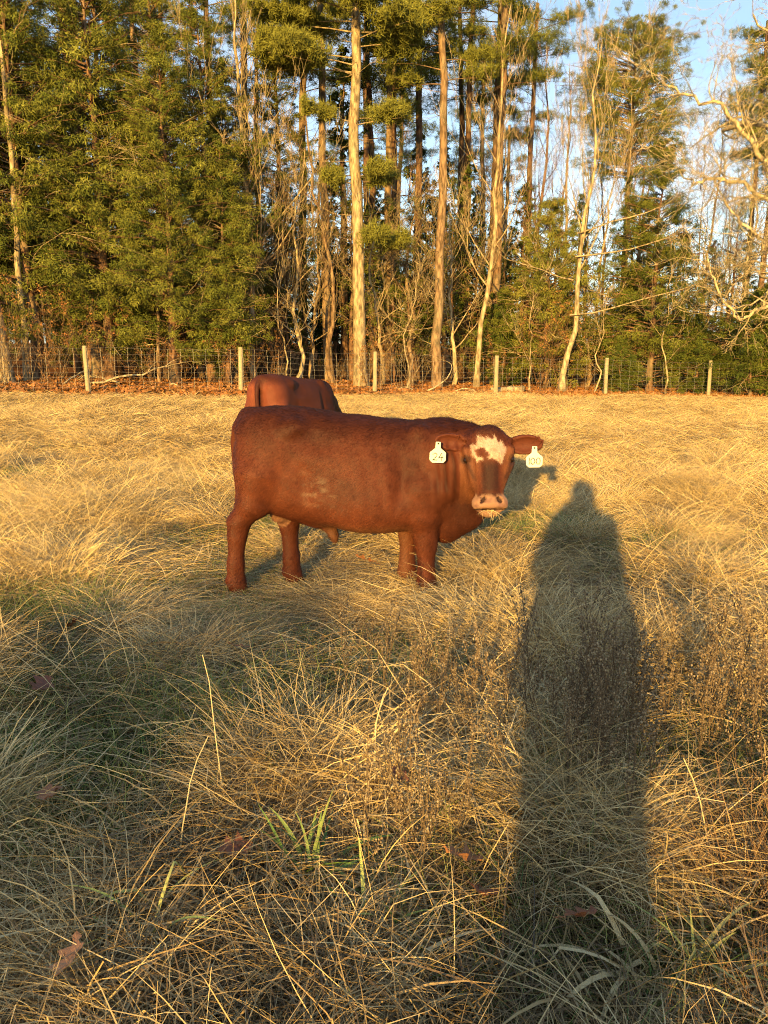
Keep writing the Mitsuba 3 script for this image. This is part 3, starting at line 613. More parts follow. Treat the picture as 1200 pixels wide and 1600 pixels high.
def sprays(rng, C, R, n, size, width, hue, droop=.45, val=(.62, 1.38), flat=.75):
    """n leaf sprays about each clump centre C with radius R, each one small pointed face."""
    m = len(C)
    o = rng.normal(size=(m, n, 3)); o /= np.linalg.norm(o, axis=-1, keepdims=True); rr = rng.random((m, n, 1)) ** .45
    Rv = np.asarray(R)[:, None, None] if np.ndim(R) else R
    c = C[:, None] + o * rr * Rv * np.array([1, 1, flat])
    d = o + rng.normal(0, .55, o.shape) + np.array([0, 0, -droop]); d /= np.linalg.norm(d, axis=-1, keepdims=True)
    s = np.cross(d, rng.normal(size=d.shape)); s /= np.linalg.norm(s, axis=-1, keepdims=True) + 1e-9
    L = rng.uniform(.6, 1.2, (m, n, 1)) * size; W = rng.uniform(.6, 1.2, (m, n, 1)) * width
    V = np.stack([c - d * L * .5 - s * W * .5, c - d * L * .4 + s * W * .5, c + d * L * .5], 2).reshape(-1, 3)
    F = np.arange(len(V)).reshape(-1, 3)
    hb = rng.uniform(*hue, (m, 1)) + rng.normal(0, .05, (m, n)); vb = rng.uniform(*val, (m, 1)) * rng.uniform(.8, 1.2, (m, n))
    return V, F, np.stack([np.repeat(np.clip(hb, 0, 1).ravel(), 3), np.repeat(vb.ravel(), 3)], -1)

def cedar(seed, H, R, z0, nb, clumps=7, n=88, tone=.3, hue=(.24, .60), size=.125, width=.023, top=.55, rt=None, round_top=False):
    rng = np.random.default_rng(seed)
    p, r, _, _ = trunk(rng, H * .97, rt or .02 + H * .012, tone, taper=.08); wood = [limb(p, r, tone, .6)]
    C, CR = [], []
    for i in range(nb):
        t = ((i + rng.random()) / nb) ** (.9)
        z = z0 + (H - z0) * t
        prof = (math.sqrt(max(1 - ((t - .45) / .57) ** 2, .02)) if round_top else (min(1, .55 + t * 2.2) * (1 - t ** 1.6 * .93)))
        L = R * prof * rng.uniform(.65, 1.12) + .12
        a = rng.uniform(0, 6.283); upz = rng.uniform(.0, .45) + .35 * t
        k = np.searchsorted(p[:, 2], z); k = min(max(k, 1), len(p) - 1); base = p[k - 1] + (p[k] - p[k - 1]) * (z - p[k - 1, 2]) / (p[k, 2] - p[k - 1, 2])
        d = np.array([math.cos(a), math.sin(a), upz]); q = np.linspace(0, 1, 5)[:, None]
        pts = base + d * L * q + np.array([0, 0, -.22 * L]) * q ** 2 + rng.normal(0, .04, (5, 3)) * q
        wood.append(limb(pts, np.linspace(.012 + .008 * L, .005, 5), tone, 0, 3))
        if i % 6 == 0:
            dd = d + rng.normal(0, .25, 3); grow(rng, base, dd, L * rng.uniform(1.0, 1.25), .016, 1, .8, wood, -.05, .6, (2, 4), 5, .5, .15, .005)
        m = max(2, int(clumps * (L / R) + .5)); s = 1 - (1 - top) * np.sqrt(rng.random(m))[:, None] * 1.35
        s = np.clip(s, .12, 1.0)
        C.append(base + d * L * s + np.array([0, 0, -.22 * L]) * s ** 2 + rng.normal(0, .14 * L / R * 1.3 + .05, (m, 3))); CR.append(rng.uniform(.16, .34, m) * (.55 + .45 * L / R))
    crown = sprays(rng, np.vstack(C), np.concatenate(CR), n, size, width, hue)
    return wood, crown
def needles(rng, C, n, L=.19, w=.016, hue=(.42, .62)):
    m = len(C)
    d = rng.normal(size=(m, n, 3)) + np.array([0, 0, .55]); d /= np.linalg.norm(d, axis=-1, keepdims=True)
    c = C[:, None] + rng.normal(0, .05, (m, n, 3)); s = np.cross(d, rng.normal(size=d.shape)); s /= np.linalg.norm(s, axis=-1, keepdims=True)
    l = rng.uniform(.7, 1.2, (m, n, 1)) * L
    V = np.stack([c - s * w / 2, c + s * w / 2, c + d * l], 2).reshape(-1, 3)
    hb = rng.uniform(*hue, (m, 1)) + rng.normal(0, .03, (m, n)); vb = rng.uniform(.8, 1.25, (m, n))
    return V, np.arange(len(V)).reshape(-1, 3), np.stack([np.repeat(hb.ravel(), 3), np.repeat(vb.ravel(), 3)], -1)
def pine(seed, h, r, tone, lean=(0, 0), pads=(), crown_from=11.0, tufts=70, stubs=26, lichen=.5, hue=(.40, .60), n=26, amp=.03, taper=.5):
    """A tall pine: bare trunk with dead stubs, boughs of needles (pads: height, azimuth, length) and a crown above."""
    rng = np.random.default_rng(seed)
    p, rr, _, _ = trunk(rng, h, r, tone, lean, taper=taper, amp=amp, n=18)
    wood, C = [limb(p, rr, tone, lichen, 12)], []
    at = lambda z: np.array([np.interp(z, p[:, 2], p[:, k]) for k in range(3)])
    for z in rng.uniform(2.2, h * .9, stubs):
        a = rng.uniform(0, 6.28); L = rng.uniform(.25, 1.3)
        grow(rng, at(z), (math.cos(a), math.sin(a), rng.uniform(-.25, .35)), L, .012, 1, tone, wood, 0, .6, (1, 3), 3, .5, .12, .005)
    hi = [(z, rng.uniform(0, 6.28), rng.uniform(1.0, 2.3)) for z in np.linspace(crown_from, h - .3, max(2, int((h - crown_from) * 4)))] if crown_from < h else []
    for z, a, L in list(pads) + hi:
        d = np.array([math.cos(a), math.sin(a), .18]); q = np.linspace(0, 1, 5)[:, None]
        pts = at(z) + d * L * q - np.array([0, 0, .10 * L]) * q ** 2 + rng.normal(0, .03, (5, 3)) * q
        wood.append(limb(pts, np.linspace(.012 + .006 * L, .006, 5), tone))
        m = int(tufts * L / 1.6); s = rng.uniform(.45, 1.06, m)[:, None]; side = np.array([-d[1], d[0], 0])
        C.append(at(z) + d * L * s + side * rng.normal(0, .30, (m, 1)) * L * .6 + np.stack([0 * s[:, 0], 0 * s[:, 0], rng.normal(.06, .10, m)], -1))
    return wood, (needles(rng, np.vstack(C), n, hue=hue, w=.02) if C else None)
def bare(seed, h, r, tone, lean=(0, 0), from_z=.35, nb=16, L=(1.4, 3.2), up=.35, spread=.55, depth=3, kids=(3, 4), ang=(.5, 1.0), taper=.15, amp=.09, rmin=.006):
    rng = np.random.default_rng(seed)
    p, rr, _, _ = trunk(rng, h, r, tone, lean, taper=taper, amp=amp, n=16)
    wood = [limb(p, rr, tone, .3, 9)]
    at = lambda z: np.array([np.interp(z, p[:, 2], p[:, k]) for k in range(3)])
    twigs = []
    for i in range(nb):
        z = h * (from_z + (1 - from_z) * (i + rng.random()) / nb * .98); a = rng.uniform(0, 6.28); g = rng.uniform(*ang)
        l = rng.uniform(*L) * (1.15 - .7 * z / h)
        grow(rng, at(z), (math.sin(g) * math.cos(a), math.sin(g) * math.sin(a), math.cos(g)), l, max(np.interp(z, p[:, 2], rr) * .45, .012), depth, tone, twigs, up, spread, kids, 4, .6, .13, rmin)
    return wood, join(twigs)
def brush(seed, h=1.8, n=9, tone=.35, leaves=60, hue=(.78, 1.0)):
    rng = np.random.default_rng(seed); out = []
    for i in range(n):
        a = rng.uniform(0, 6.28); g = rng.uniform(.05, .55)
        grow(rng, disc(rng, 1, .25)[0], (math.sin(g) * math.cos(a), math.sin(g) * math.sin(a), math.cos(g)), h * rng.uniform(.5, .9), .012, 2, tone, out, .12, .6, (2, 4), 4, .55, .14, .005)
    st = join(out)
    if not leaves: return st, None
    C = st[0][rng.integers(len(st[0]), size=leaves)]
    return st, sprays(rng, C, .10, 5, .07, .04, hue)

def forest_proto(name, wood, leaf, leafname='crown'):
    g = {'type': 'shapegroup'}
    v, f, u = join(wood) if isinstance(wood, list) else wood
    g['trunk'] = mikit.ply((v, f), 'bark_mat', smooth=True, uv=u)
    if leaf is not None:
        b = 'bark_mat' if leafname == 'branches' else 'leaf_mat'
        g[leafname] = mikit.ply((leaf[0], leaf[1]), b, smooth=(b == 'bark_mat'), uv=leaf[2])
    scene['proto_' + name] = g
def where(t):
    return ('far left', 'left middle', 'middle', 'right middle', 'far right')[int(np.clip((t + .5) * 5, 0, 4))]
def plant(name, pr, x, y, rz=0, s=1.0, sz=None, label=None, cat='tree', group=None, dz=0.0):
    k = key(name); label = label.replace('WHERE', where(x / y)) if label else label
    if group: group = group.replace('WHERE', where(x / y))
    inst(k, 'proto_' + pr, xf(x, y, float(ground_z(x, y)) + dz, rz, s, sz)); tag(k, label, cat, group); return k
def solo(name, wood, leaf, x, y, label, leafname='crown', cat='tree', rz=0, group=None):
    """A tree of its own, placed once."""
    k = key(name); M = xf(x, y, float(ground_z(x, y)), rz)
    v, f, u = join(wood) if isinstance(wood, list) else wood
    put('trunk', (v, f), 'bark_mat', k, smooth=True, uv=u, to_world=M)
    if leaf is not None:
        b = 'bark_mat' if leafname == 'branches' else 'leaf_mat'
        q = put(leafname, (leaf[0], leaf[1]), b, k, smooth=(b == 'bark_mat'), uv=leaf[2], to_world=M)
        if leafname == 'branches': tag(q, kind='stuff')
    tag(k, label, cat, group); return k

def build_forest():
    # --- pines along the edge
    w, c = pine(1, 15, .215, .68, (-.1, 0), [(4.35, .1, 1.5), (4.5, -.9, 1.2), (6.3, 3.3, 1.0), (6.5, -.5, 1.1), (6.35, .5, 1.2), (8.1, 3.4, 1.5), (8.0, -.3, 1.6), (8.2, .5, 1.6), (9.5, 2.9, 2.9), (9.7, 3.3, 2.7), (9.4, 3.7, 2.4), (9.9, 3.0, 2.8), (10.6, 3.1, 3.0), (10.9, 2.7, 2.6), (11.1, 3.6, 2.8), (10.2, .1, 1.9), (10.4, -.6, 1.9), (10.6, .4, 2.4)], 10.9, lichen=.5, n=36, tufts=100, hue=(.50, .66))
    solo('pine_tree', w, c, -.74, 26.6, 'pale barked pine with bright needle boughs at the middle of the wood edge')
    w, c = pine(2, 15, .175, .45, (-.15, .2), [(10.6, 2.8, 1.9), (10.9, 3.5, 2.2), (10.3, .3, 1.6)], 11.0, lichen=.5); solo('pine_tree', w, c, -2.0, 30, 'brown pine trunk standing just left of the pale barked pine')
    w, c = pine(3, 15, .17, .42, (0, 0), [(9.5, 2.6, 1.8), (9.9, 3.3, 2.0), (10.2, .4, 1.9), (9.6, .2, 1.6)], 10.4, lichen=.4); solo('pine_tree', w, c, 1.8, 27.5, 'straight orange brown pine trunk right of the pale barked pine')
    for i, (x, y, r, tone, cf, lab) in enumerate([(-.45, 34, .15, .18, 11, 'slim dark red pine trunk close behind the pale barked pine'), (.21, 33, .18, .5, 11, 'grey brown pine trunk second behind the pale barked pine'), (3.5, 36, .18, .15, 11.4, 'dark pine trunk behind the straight orange brown pine'),
                                               (4.2, 31, .18, .34, 10.6, 'dark brown pine with boughs against the blue sky, right of the orange brown pine'), (-6.5, 33, .16, .5, 12.5, 'pine trunk showing high behind the cedars, left of the pale forked bare tree'),
                                               (-8.8, 31, .14, .5, 12, 'slim pine trunk showing above the left cedars'), (-8.1, 31.5, .11, .55, 12, 'thin pine trunk beside the slim one above the left cedars'), (6.6, 37, .15, .2, 10.3, 'thin pine with sparse boughs in the sky gap left of the round topped cedar'),
                                               (16.6, 38, .13, .1, 9.8, 'thin dark pine trunk against the sky behind the spreading oak, left one'), (17.5, 38.5, .16, .3, 9.8, 'dark pine trunk against the sky behind the spreading oak, right one')]):
        w, c = pine(20 + i, 15.5, r, tone, (((i * 37) % 7 - 3) * .06, 0), [], cf, tufts=46, stubs=22, n=20, hue=(.30, .5)); solo('pine_tree', w, c, x, y, lab)
    # --- left edge trunks
    for x, y, h, r, tone, lean, lab in [(-10.55, 22.7, 9, .19, .75, (-.7, 0), 'thick pale trunk at the left edge leaning to the left'), (-10.3, 23.4, 9, .10, .7, (.1, 0), 'slender pale trunk right of the thick one at the left edge'), (-9.25, 26.6, 13, .25, .55, (-.45, 0), 'broad lichen covered trunk behind the leftmost fence post'),
                                      (-8.85, 26.4, 6, .07, .42, (.1, 0), 'thin brown trunk just right of the lichen covered trunk'), (-6.75, 24.6, 4.5, .06, .48, (0, 0), 'thin short trunk under the left cedars halfway between two fence posts')]:
        rng = np.random.default_rng(int(abs(x) * 100)); p, rr, t, l = trunk(rng, h, r, tone, lean, amp=.03)
        tw = []; 
        for z in np.linspace(1.5, h * .9, 10):
            a = rng.uniform(0, 6.28); grow(rng, [np.interp(z, p[:, 2], p[:, k]) for k in range(3)], (math.cos(a), math.sin(a), .3), rng.uniform(.4, 1.4), .014, 2, tone, tw, .05, .6, (2, 3), 3, .6, .14, .005)
        solo('bare_tree', [limb(p, rr, tone, 1.0 if r > .2 else .4, 12)], join(tw), x, y, lab, 'branches')
    # --- cedars
    for i, a in enumerate([(14, 3.0, 2.3, 230), (15, 2.8, 2.6, 230), (9.8, 2.6, .9, 210), (7, 1.6, .6, 110), (12, 2.7, 3.0, 190)]): forest_proto(f'cedar{i}', *cedar(40 + i, *a))
    forest_proto('cedar_cone', *cedar(50, 8.4, 2.9, .3, 210, hue=(.22, .48), top=.5)); forest_proto('cedar_brown', *cedar(51, 6.3, 2.4, .3, 150, hue=(.36, .74), tone=.4))
    forest_proto('cedar_round', *cedar(52, 15, 3.3, 8.9, 230, hue=(.30, .56), round_top=True, n=84, tone=.62)); forest_proto('cedar_bush', *cedar(53, 3.3, 1.5, .15, 70, hue=(.10, .40), clumps=6))
    forest_proto('cedar_thin', *cedar(54, 6.2, 1.5, 1.2, 60, hue=(.2, .5), clumps=5, n=26))
    G = 'cedars massed at the left edge of the wood'
    for x, y, rz, pr, s, lab in [(-13.2, 25.5, 10, 0, 1.0, 'tall dense cedar at the far left edge of the picture'), (-10.4, 25.0, 80, 2, 1.25, 'tall cedar above the thick pale trunk at the left edge'), (-8.5, 26.0, 150, 2, 1.3, 'tall cedar directly above the leftmost fence post'), (-6.3, 25.3, 200, 2, 1.0, 'bushy cedar with low hanging boughs between the first two fence posts'),
                                 (-4.75, 25.9, 300, 3, 1.0, 'small cedar behind the second fence post from the left'), (-7.3, 28.4, 45, 0, 1.0, 'tall cedar rising behind the bushy low hanging one'), (-11.8, 28.5, 120, 1, 1.05, 'tall cedar in the second row at the far left'), (-5.3, 29.3, 260, 4, .82, 'cedar behind the pale forked bare tree'),
                                 (-11.9, 25.8, 33, 1, 1.0, 'tall cedar between the far left one and the thick pale trunk'), (-5.6, 27.3, 140, 4, .95, 'tall cedar over the second fence post from the left'), (-3.9, 31.5, 20, 1, .85, 'cedar far behind the pale forked bare tree'), (-9.9, 31, 300, 1, 1.05, 'tall cedar in the third row at the left')]:
        plant('cedar_tree', f'cedar{pr}', x, y - .8, rz, s, None, lab)
    plant('cedar_tree', 'cedar_cone', 9.55, 29, 0, 1, None, 'cone shaped green cedar with pointed top right of the pale bare tree')
    plant('cedar_tree', 'cedar_brown', 5.7, 28.6, 0, 1, None, 'low brownish cedar left of the pale slender bare tree')
    plant('cedar_tree', 'cedar_round', 10.9, 38, 0, 1, None, 'tall round topped cedar standing against the sky')
    plant('cedar_tree', 'cedar_round', 18.6, 38, 120, .93, None, 'tall brownish cedar against the sky at the right edge')
    for x, y, rz, s, lab in [(10.9, 28.4, 0, .8, 'low green cedar bush behind the fence right of the last but one post'), (12.6, 27.9, 100, 1.05, 'dark green cedar bush behind the rightmost fence post'), (14.2, 28.6, 200, 1.15, 'large dark cedar bush at the right edge behind the fence'), (8.0, 27.6, 300, .55, 'small dark cedar bush beside the second post from the right'), (4.3, 29.6, 40, 1.0, 'low cedar bush under the dark brown pine')]:
        plant('cedar_bush', 'cedar_bush', x, y, rz, s, None, lab, 'bush')
    for x, y, rz, s, lab in [(.3, 30.5, 0, 1.05, 'slim cedar with loose boughs right behind the pale barked pine'), (1.2, 32, 130, 1.1, 'slim cedar left of the straight orange brown pine'), (-3.6, 30.5, 250, .9, 'slim cedar in shade behind the pale forked bare tree')]:
        plant('cedar_tree', 'cedar_thin', x, y, rz, s, None, lab)
    # --- bare trees
    w, c = bare(60, 13, .12, .78, (-.5, 0), .22, 22, (1.6, 3.4), .3, .55, 3); solo('bare_tree', w, c, -4.25, 27, 'pale forked bare tree with many twigs right of the left cedars', 'branches')
    w, c = bare(61, 10.5, .085, .40, (-1.1, 0), .45, 10, (.8, 1.8), .2, .6, 2); solo('bare_tree', w, c, -1.75, 28, 'thin reddish bare trunk leaning left before the brown pine', 'branches')
    w, c = bare(62, 12, .10, .74, (.75, 0), .25, 18, (1.2, 2.8), .25, .5, 3); solo('bare_tree', w, c, 3.2, 28, 'pale crooked bare tree left of the low brownish cedar', 'branches')
    w, c = bare(63, 10.5, .10, .80, (.55, 0), .36, 17, (2.2, 3.8), .40, .45, 3, (2, 4), (.35, .9)); 
    rng = np.random.default_rng(64); tw = [c]
    for z, L, dx in ((2.5, 4.2, .98), (4.3, 3.4, .9), (5.0, 3.2, .8), (3.6, 2.4, -.9)):
        grow(rng, (z * .05, 0, z), (dx, -.2, .18), L, .03, 3, .8, tw, .16, .5, (3, 4), 6, .5, .10, .006)
    solo('bare_tree', w, join(tw), 5.85, 26.5, 'pale slender bare tree with long level limbs reaching right', 'branches')
    for i, (x, y, h, lab) in enumerate([(.85, 27, 4.5, 'thin pale sapling between the pale barked pine and the orange brown pine'), (9.55, 27.3, 5.2, 'thin pale sapling before the cone shaped cedar'), (7.2, 27.2, 3.4, 'small bare sapling right of the pale slender bare tree'), (-3.2, 26.4, 5, 'leaning bare sapling behind the rump of the cow'), (4.9, 27.2, 4.2, 'small bare sapling behind the fourth fence post')]):
        w, c = bare(70 + i, h, .03, .8, (.2 * (-1) ** i, 0), .2, 11, (.7, 1.6), .15, .5, 2, ang=(.6, 1.1), rmin=.005); solo('sapling', w, c, x, y, lab, 'branches')
    for i, (x, y, h, rz, lab) in enumerate([(-3.1, 27.6, 7.5, 0, 'twiggy bare tree left of the leaning reddish trunk'), (-2.5, 28.9, 6.5, 90, 'fine twigged bare tree in shade between the leaning reddish trunk and the brown pine'), (-.1, 28.4, 6.0, 200, 'fine twigged bare tree right behind the pale barked pine'), (1.1, 29.2, 7.5, 300, 'twiggy bare tree left of the orange brown pine'), (2.5, 29.5, 7.0, 50, 'twiggy bare tree right of the orange brown pine'),
                                         (4.4, 32.5, 9.5, 140, 'tall twiggy bare tree before the blue sky gap'), (7.7, 31.0, 8.5, 10, 'twiggy bare tree between the pale slender one and the cone shaped cedar'), (-4.9, 26.6, 6.0, 240, 'small twiggy bare tree before the left cedars'), (15.0, 34, 9.5, 170, 'tall twiggy bare tree behind the limbs of the oak')]):
        w, c = bare(170 + i, h, .05 + .004 * h, (.82, .6, .74, .5)[i % 4], (.4 * (-1) ** i, 0), .15, 22, (1.0, 2.5), .16, .6, 3, (3, 4), (.6, 1.25), rmin=.0065); solo('bare_tree', w, c, x, y, lab, 'branches', rz=rz)
    # the spreading oak, its trunk outside the picture on the right, its limbs reaching in
    rng = np.random.default_rng(80); tw = []; p, rr, t, l = trunk(rng, 7.5, .34, .8, (-.5, 0), taper=.55, n=12)
    for z, d, L, r in ((5.6, (-.75, .1, .95), 6.0, .15), (6.6, (-.55, .3, 1.1), 5.4, .14), (7.2, (-.1, -.3, 1), 4.5, .12), (6, (.8, .3, .7), 4.8, .12), (5, (.7, -.5, .5), 4.5, .11), (6.9, (-.9, -.15, .75), 5.8, .14), (5.9, (-.95, .3, .65), 6.2, .12)):
        grow(rng, [np.interp(z, p[:, 2], p[:, k]) for k in range(3)], d, L, r, 4, .84, tw, .08, .8, (3, 5), 9, .52, .30, .007)
    def path_limb(pts, r0, r1):
        from scipy.interpolate import CubicSpline
        q = np.array(pts, float) - np.array([14.4, 25.2, 0]); t = np.linspace(0, len(q) - 1, 22); c = CubicSpline(np.arange(len(q)), q)(t); c[1:] += rng.normal(0, .07, (21, 3)); rr = np.linspace(r0, r1, 22)
        tw.append(limb(c, rr, .88, .2, 7))
        for i in range(5, 22):
            for _ in range(1 + i % 2):
                dd = c[i] - c[i - 1]; dd /= np.linalg.norm(dd); nd = dd * .6 + rng.normal(0, .65, 3) + np.array([0, 0, .25])
                grow(rng, c[i], nd, rng.uniform(.7, 1.9), rr[i] * .42, 3 if i % 3 == 0 else 2, .86, tw, .1, .75, (3, 4), 6, .56, .26, .007)
    path_limb([(13.9, 25, 4.6), (11.6, 24.4, 5.9), (10.2, 24.2, 7.6), (8.9, 24.2, 8.5), (7.9, 24.2, 8.9)], .105, .025)
    path_limb([(13.9, 25, 4.2), (12, 24.8, 5.6), (10, 24.9, 6.6), (9.2, 25, 6.5), (8.7, 25, 6.9)], .085, .02)
    path_limb([(13.9, 25, 3.2), (11.9, 24.6, 3.9), (11.0, 24.5, 4.9), (10.2, 24.4, 5.4), (9.5, 24.4, 6.5)], .085, .02)
    path_limb([(13.8, 25, 2.6), (11.6, 24.8, 3.0), (10.6, 24.7, 2.7), (9.8, 24.6, 3.7), (9.5, 24.6, 4.2)], .07, .018)
    path_limb([(14.2, 25, 6.5), (12.2, 24.5, 8.6), (11.3, 24.5, 10.2), (10.6, 24.5, 11.3)], .10, .025)
    solo('oak_tree', [limb(p, rr, .7, .4, 12)], join(tw), 14.4, 25.2, 'big bare oak with crooked golden limbs reaching in from the right edge', 'branches')
    # --- the wood behind: many of a few kinds
    for i in range(4): forest_proto(f'back_pine{i}', *pine(90 + i, 17, .15 + .02 * i, (.12, .3, .45, .2)[i], (.3 * (-1) ** i, 0), [], 11.0, tufts=34, stubs=20, n=14, hue=(.2, .4)))
    for i in range(3): forest_proto(f'back_bare{i}', *bare(95 + i, 13 + i, .09 + .02 * i, (.45, .6, .3)[i], (.5 * (-1) ** i, 0), .28, 18, (1.2, 3.0), .3, .5, 3, (2, 4)), 'branches')
    for i in range(2): forest_proto(f'back_cedar{i}', *cedar(98 + i, 10 + 3 * i, 2.1, 1.5 + i, 90, clumps=6, n=18, size=.22, width=.085, hue=(.05, .35)))
    rng = np.random.default_rng(123)
    def clearx(x, y):    # the sky gap on the right stays open
        return x / y > .165 and not (x / y > .27 and y > 44 and rng.random() < .5)
    n = {'p': 0, 'b': 0, 'c': 0}
    for i in range(172):
        y = 30.5 + 32 * rng.random() ** .8; x = rng.uniform(-.72, .58) * y
        kind = rng.choice(['p', 'b', 'c'], p=[.5, .22, .28])
        if x / y < -.1 and rng.random() < .35: kind = 'c'
        if clearx(x, y) and kind != 'b': continue
        if kind == 'p': plant('wood_pine', f'back_pine{rng.integers(4)}', x, y, rng.uniform(0, 360), rng.uniform(.85, 1.15), None, 'straight pine deep in the dim wood at the WHERE of the picture', 'tree', 'pines deep in the wood, WHERE')
        elif kind == 'b': plant('wood_bare_tree', f'back_bare{rng.integers(3)}', x, y, rng.uniform(0, 360), rng.uniform(.8, 1.1), None, 'leafless tree deep in the wood at the WHERE of the picture', 'tree', 'leafless trees deep in the wood, WHERE')
        else: plant('wood_cedar', f'back_cedar{rng.integers(2)}', x, y, rng.uniform(0, 360), rng.uniform(.7, 1.0), None, 'shaded dark cedar deep in the wood at the WHERE of the picture', 'tree', 'cedars deep in the wood, WHERE')
    for i in range(30):    # the thinner wood on the right
        y = rng.uniform(31, 50); x = rng.uniform(.10, .52) * y
        if i % 2: plant('wood_bare_tree', f'back_bare{rng.integers(3)}', x, y, rng.uniform(0, 360), rng.uniform(.55, .85), None, 'leafless tree deep in the wood at the WHERE of the picture', 'tree', 'leafless trees deep in the wood, WHERE')
        else: plant('wood_cedar', f'back_cedar{rng.integers(2)}', x, y, rng.uniform(0, 360), rng.uniform(.42, .62), None, 'shaded dark cedar deep in the wood at the WHERE of the picture', 'tree', 'cedars deep in the wood, WHERE')
    for x, y, rz, s, lab in [(2.6, 31.5, 20, 1.0, 'slim cedar right of the straight orange brown pine'), (-1.2, 31.5, 170, 1.15, 'slim cedar left of the pale barked pine'), (.9, 29.6, 90, .8, 'small cedar just right of the pale barked pine'), (7.4, 30.2, 60, .95, 'slim cedar right behind the pale slender bare tree'), (12.8, 30.5, 200, 1.1, 'slim cedar under the limbs of the bare oak')]:
        plant('cedar_tree', 'cedar_thin', x, y, rz, s, None, lab)
    for i in range(18):    # evergreens closing the middle of the wood low down
        y = rng.uniform(35, 56); x = rng.uniform(-.06, .20) * y
        plant('wood_cedar', f'back_cedar{rng.integers(2)}', x, y, rng.uniform(0, 360), rng.uniform(.5, .85), None, 'shaded dark cedar deep in the wood at the WHERE of the picture', 'tree', 'cedars deep in the wood, WHERE')
    for i in range(34):    # low evergreens that close the wood near the ground
        y = rng.uniform(31, 60); x = rng.uniform(-.56, .56) * y
        plant('wood_cedar_bush', 'cedar_bush', x, y, rng.uniform(0, 360), rng.uniform(.8, 1.6), None, 'low dark evergreen bush under the trees at the WHERE of the picture', 'bush', 'evergreen bushes under the trees, WHERE')
    for i in range(4):
        st, lf = brush(130 + i, 1.9 + .5 * (i % 2), 9, (.35, .5, .62, .25)[i], 90 if i != 2 else 0); g = {'type': 'shapegroup', 'stems': mikit.ply(st[:2], 'bark_mat', smooth=True, uv=st[2])}
        if lf: g['leaves'] = mikit.ply(lf[:2], 'leaf_mat', uv=lf[2])
        scene[f'proto_brush{i}'] = g
    for i in range(80):
        u = rng.uniform(-.55, .55); y = 0; x = 0
        x = u * 26; y = float(fence_y(x)) + 1.7 + 9 * rng.random() ** 1.4
        if y < 18: continue
        plant('twiggy_shrub', f'brush{rng.integers(4)}', x, y, rng.uniform(0, 360), rng.uniform(.35, 1.0) * (1 + .8 * (rng.random() < .15)), None, 'brown twiggy shrub behind the wire fence at the WHERE of the picture', 'shrub', 'twiggy shrubs behind the fence, WHERE')
build_forest()
# ---- fence -----------------------------------------------------------------------------------------------------
scene['post_mat'] = {'type': 'diffuse', 'reflectance': mikit.proc(lambda p, n, uv: mikit.mix((.24, .19, .11), (.46, .385, .23), mikit.fbm(p.x * 30, p.y * 30, p.z * 4, 3)))}
scene['wire_mat'] = {'type': 'principled', 'base_color': {'type': 'rgb', 'value': [.34, .32, .28]}, 'roughness': .5, 'metallic': .3}
def build_fence():
    root = key('wire_fence'); tag(root, 'woven wire fence on round wooden posts along the edge of the wood', 'fence')
    rng = np.random.default_rng(9)
    xs = [-15.6, -11.5, -7.6, -3.92, -.27, 3.42, 7.15, 11.05, 15.2]
    for x in xs:
        y = float(fence_y(x)); z = float(ground_z(x, y)); h = 1.20 + rng.normal(0, .03); l = rng.normal(0, .012, 2)
        a = np.linspace(0, 1, 6); p = np.stack([x + l[0] * a * h, y + l[1] * a * h, z - .3 + (h + .3) * a], -1)
        v, f = tube(p, np.array([.066, .064, .062, .060, .060, .058]) * rng.uniform(.92, 1.1), 10)
        top = len(v) - 10; v = np.vstack([v, [p[-1] + [0, 0, .006]]]); f = np.vstack([np.stack([f[:, 0], f[:, 1], f[:, 2]], 1), np.stack([f[:, 0], f[:, 2], f[:, 3]], 1), [[top + i, top + (i + 1) % 10, len(v) - 1] for i in range(10)]])
        put('post', (v, f), 'post_mat', root, smooth=50)
    X = np.arange(xs[0], xs[-1], .31); Y = fence_y(X) - .075; Z = ground_z(X, Y); sag = np.array([min(abs(x - np.array(xs))) for x in X])
    H = [.06, .17, .28, .40, .53, .67, .82, .98, 1.14]
    for h in H:
        put('wire', tube(np.stack([X, Y, Z + h - .012 * sag + rng.normal(0, .004, len(X))], -1), .0021, 3), 'wire_mat', root)
    parts, at = [], 0
    for x, y, z, s in zip(X, Y, Z, sag):
        v, f = tube(np.array([[x + rng.normal(0, .008), y, z + .05], [x + rng.normal(0, .01), y, z + .6 - .012 * s], [x, y, z + 1.145 - .012 * s]]), .0015, 3); parts.append((v, f, v[:, :2]))
    v, f, _ = join(parts); k = put('stay_wire', (v, f), 'wire_mat', root); tag(k, kind='stuff')
build_fence()

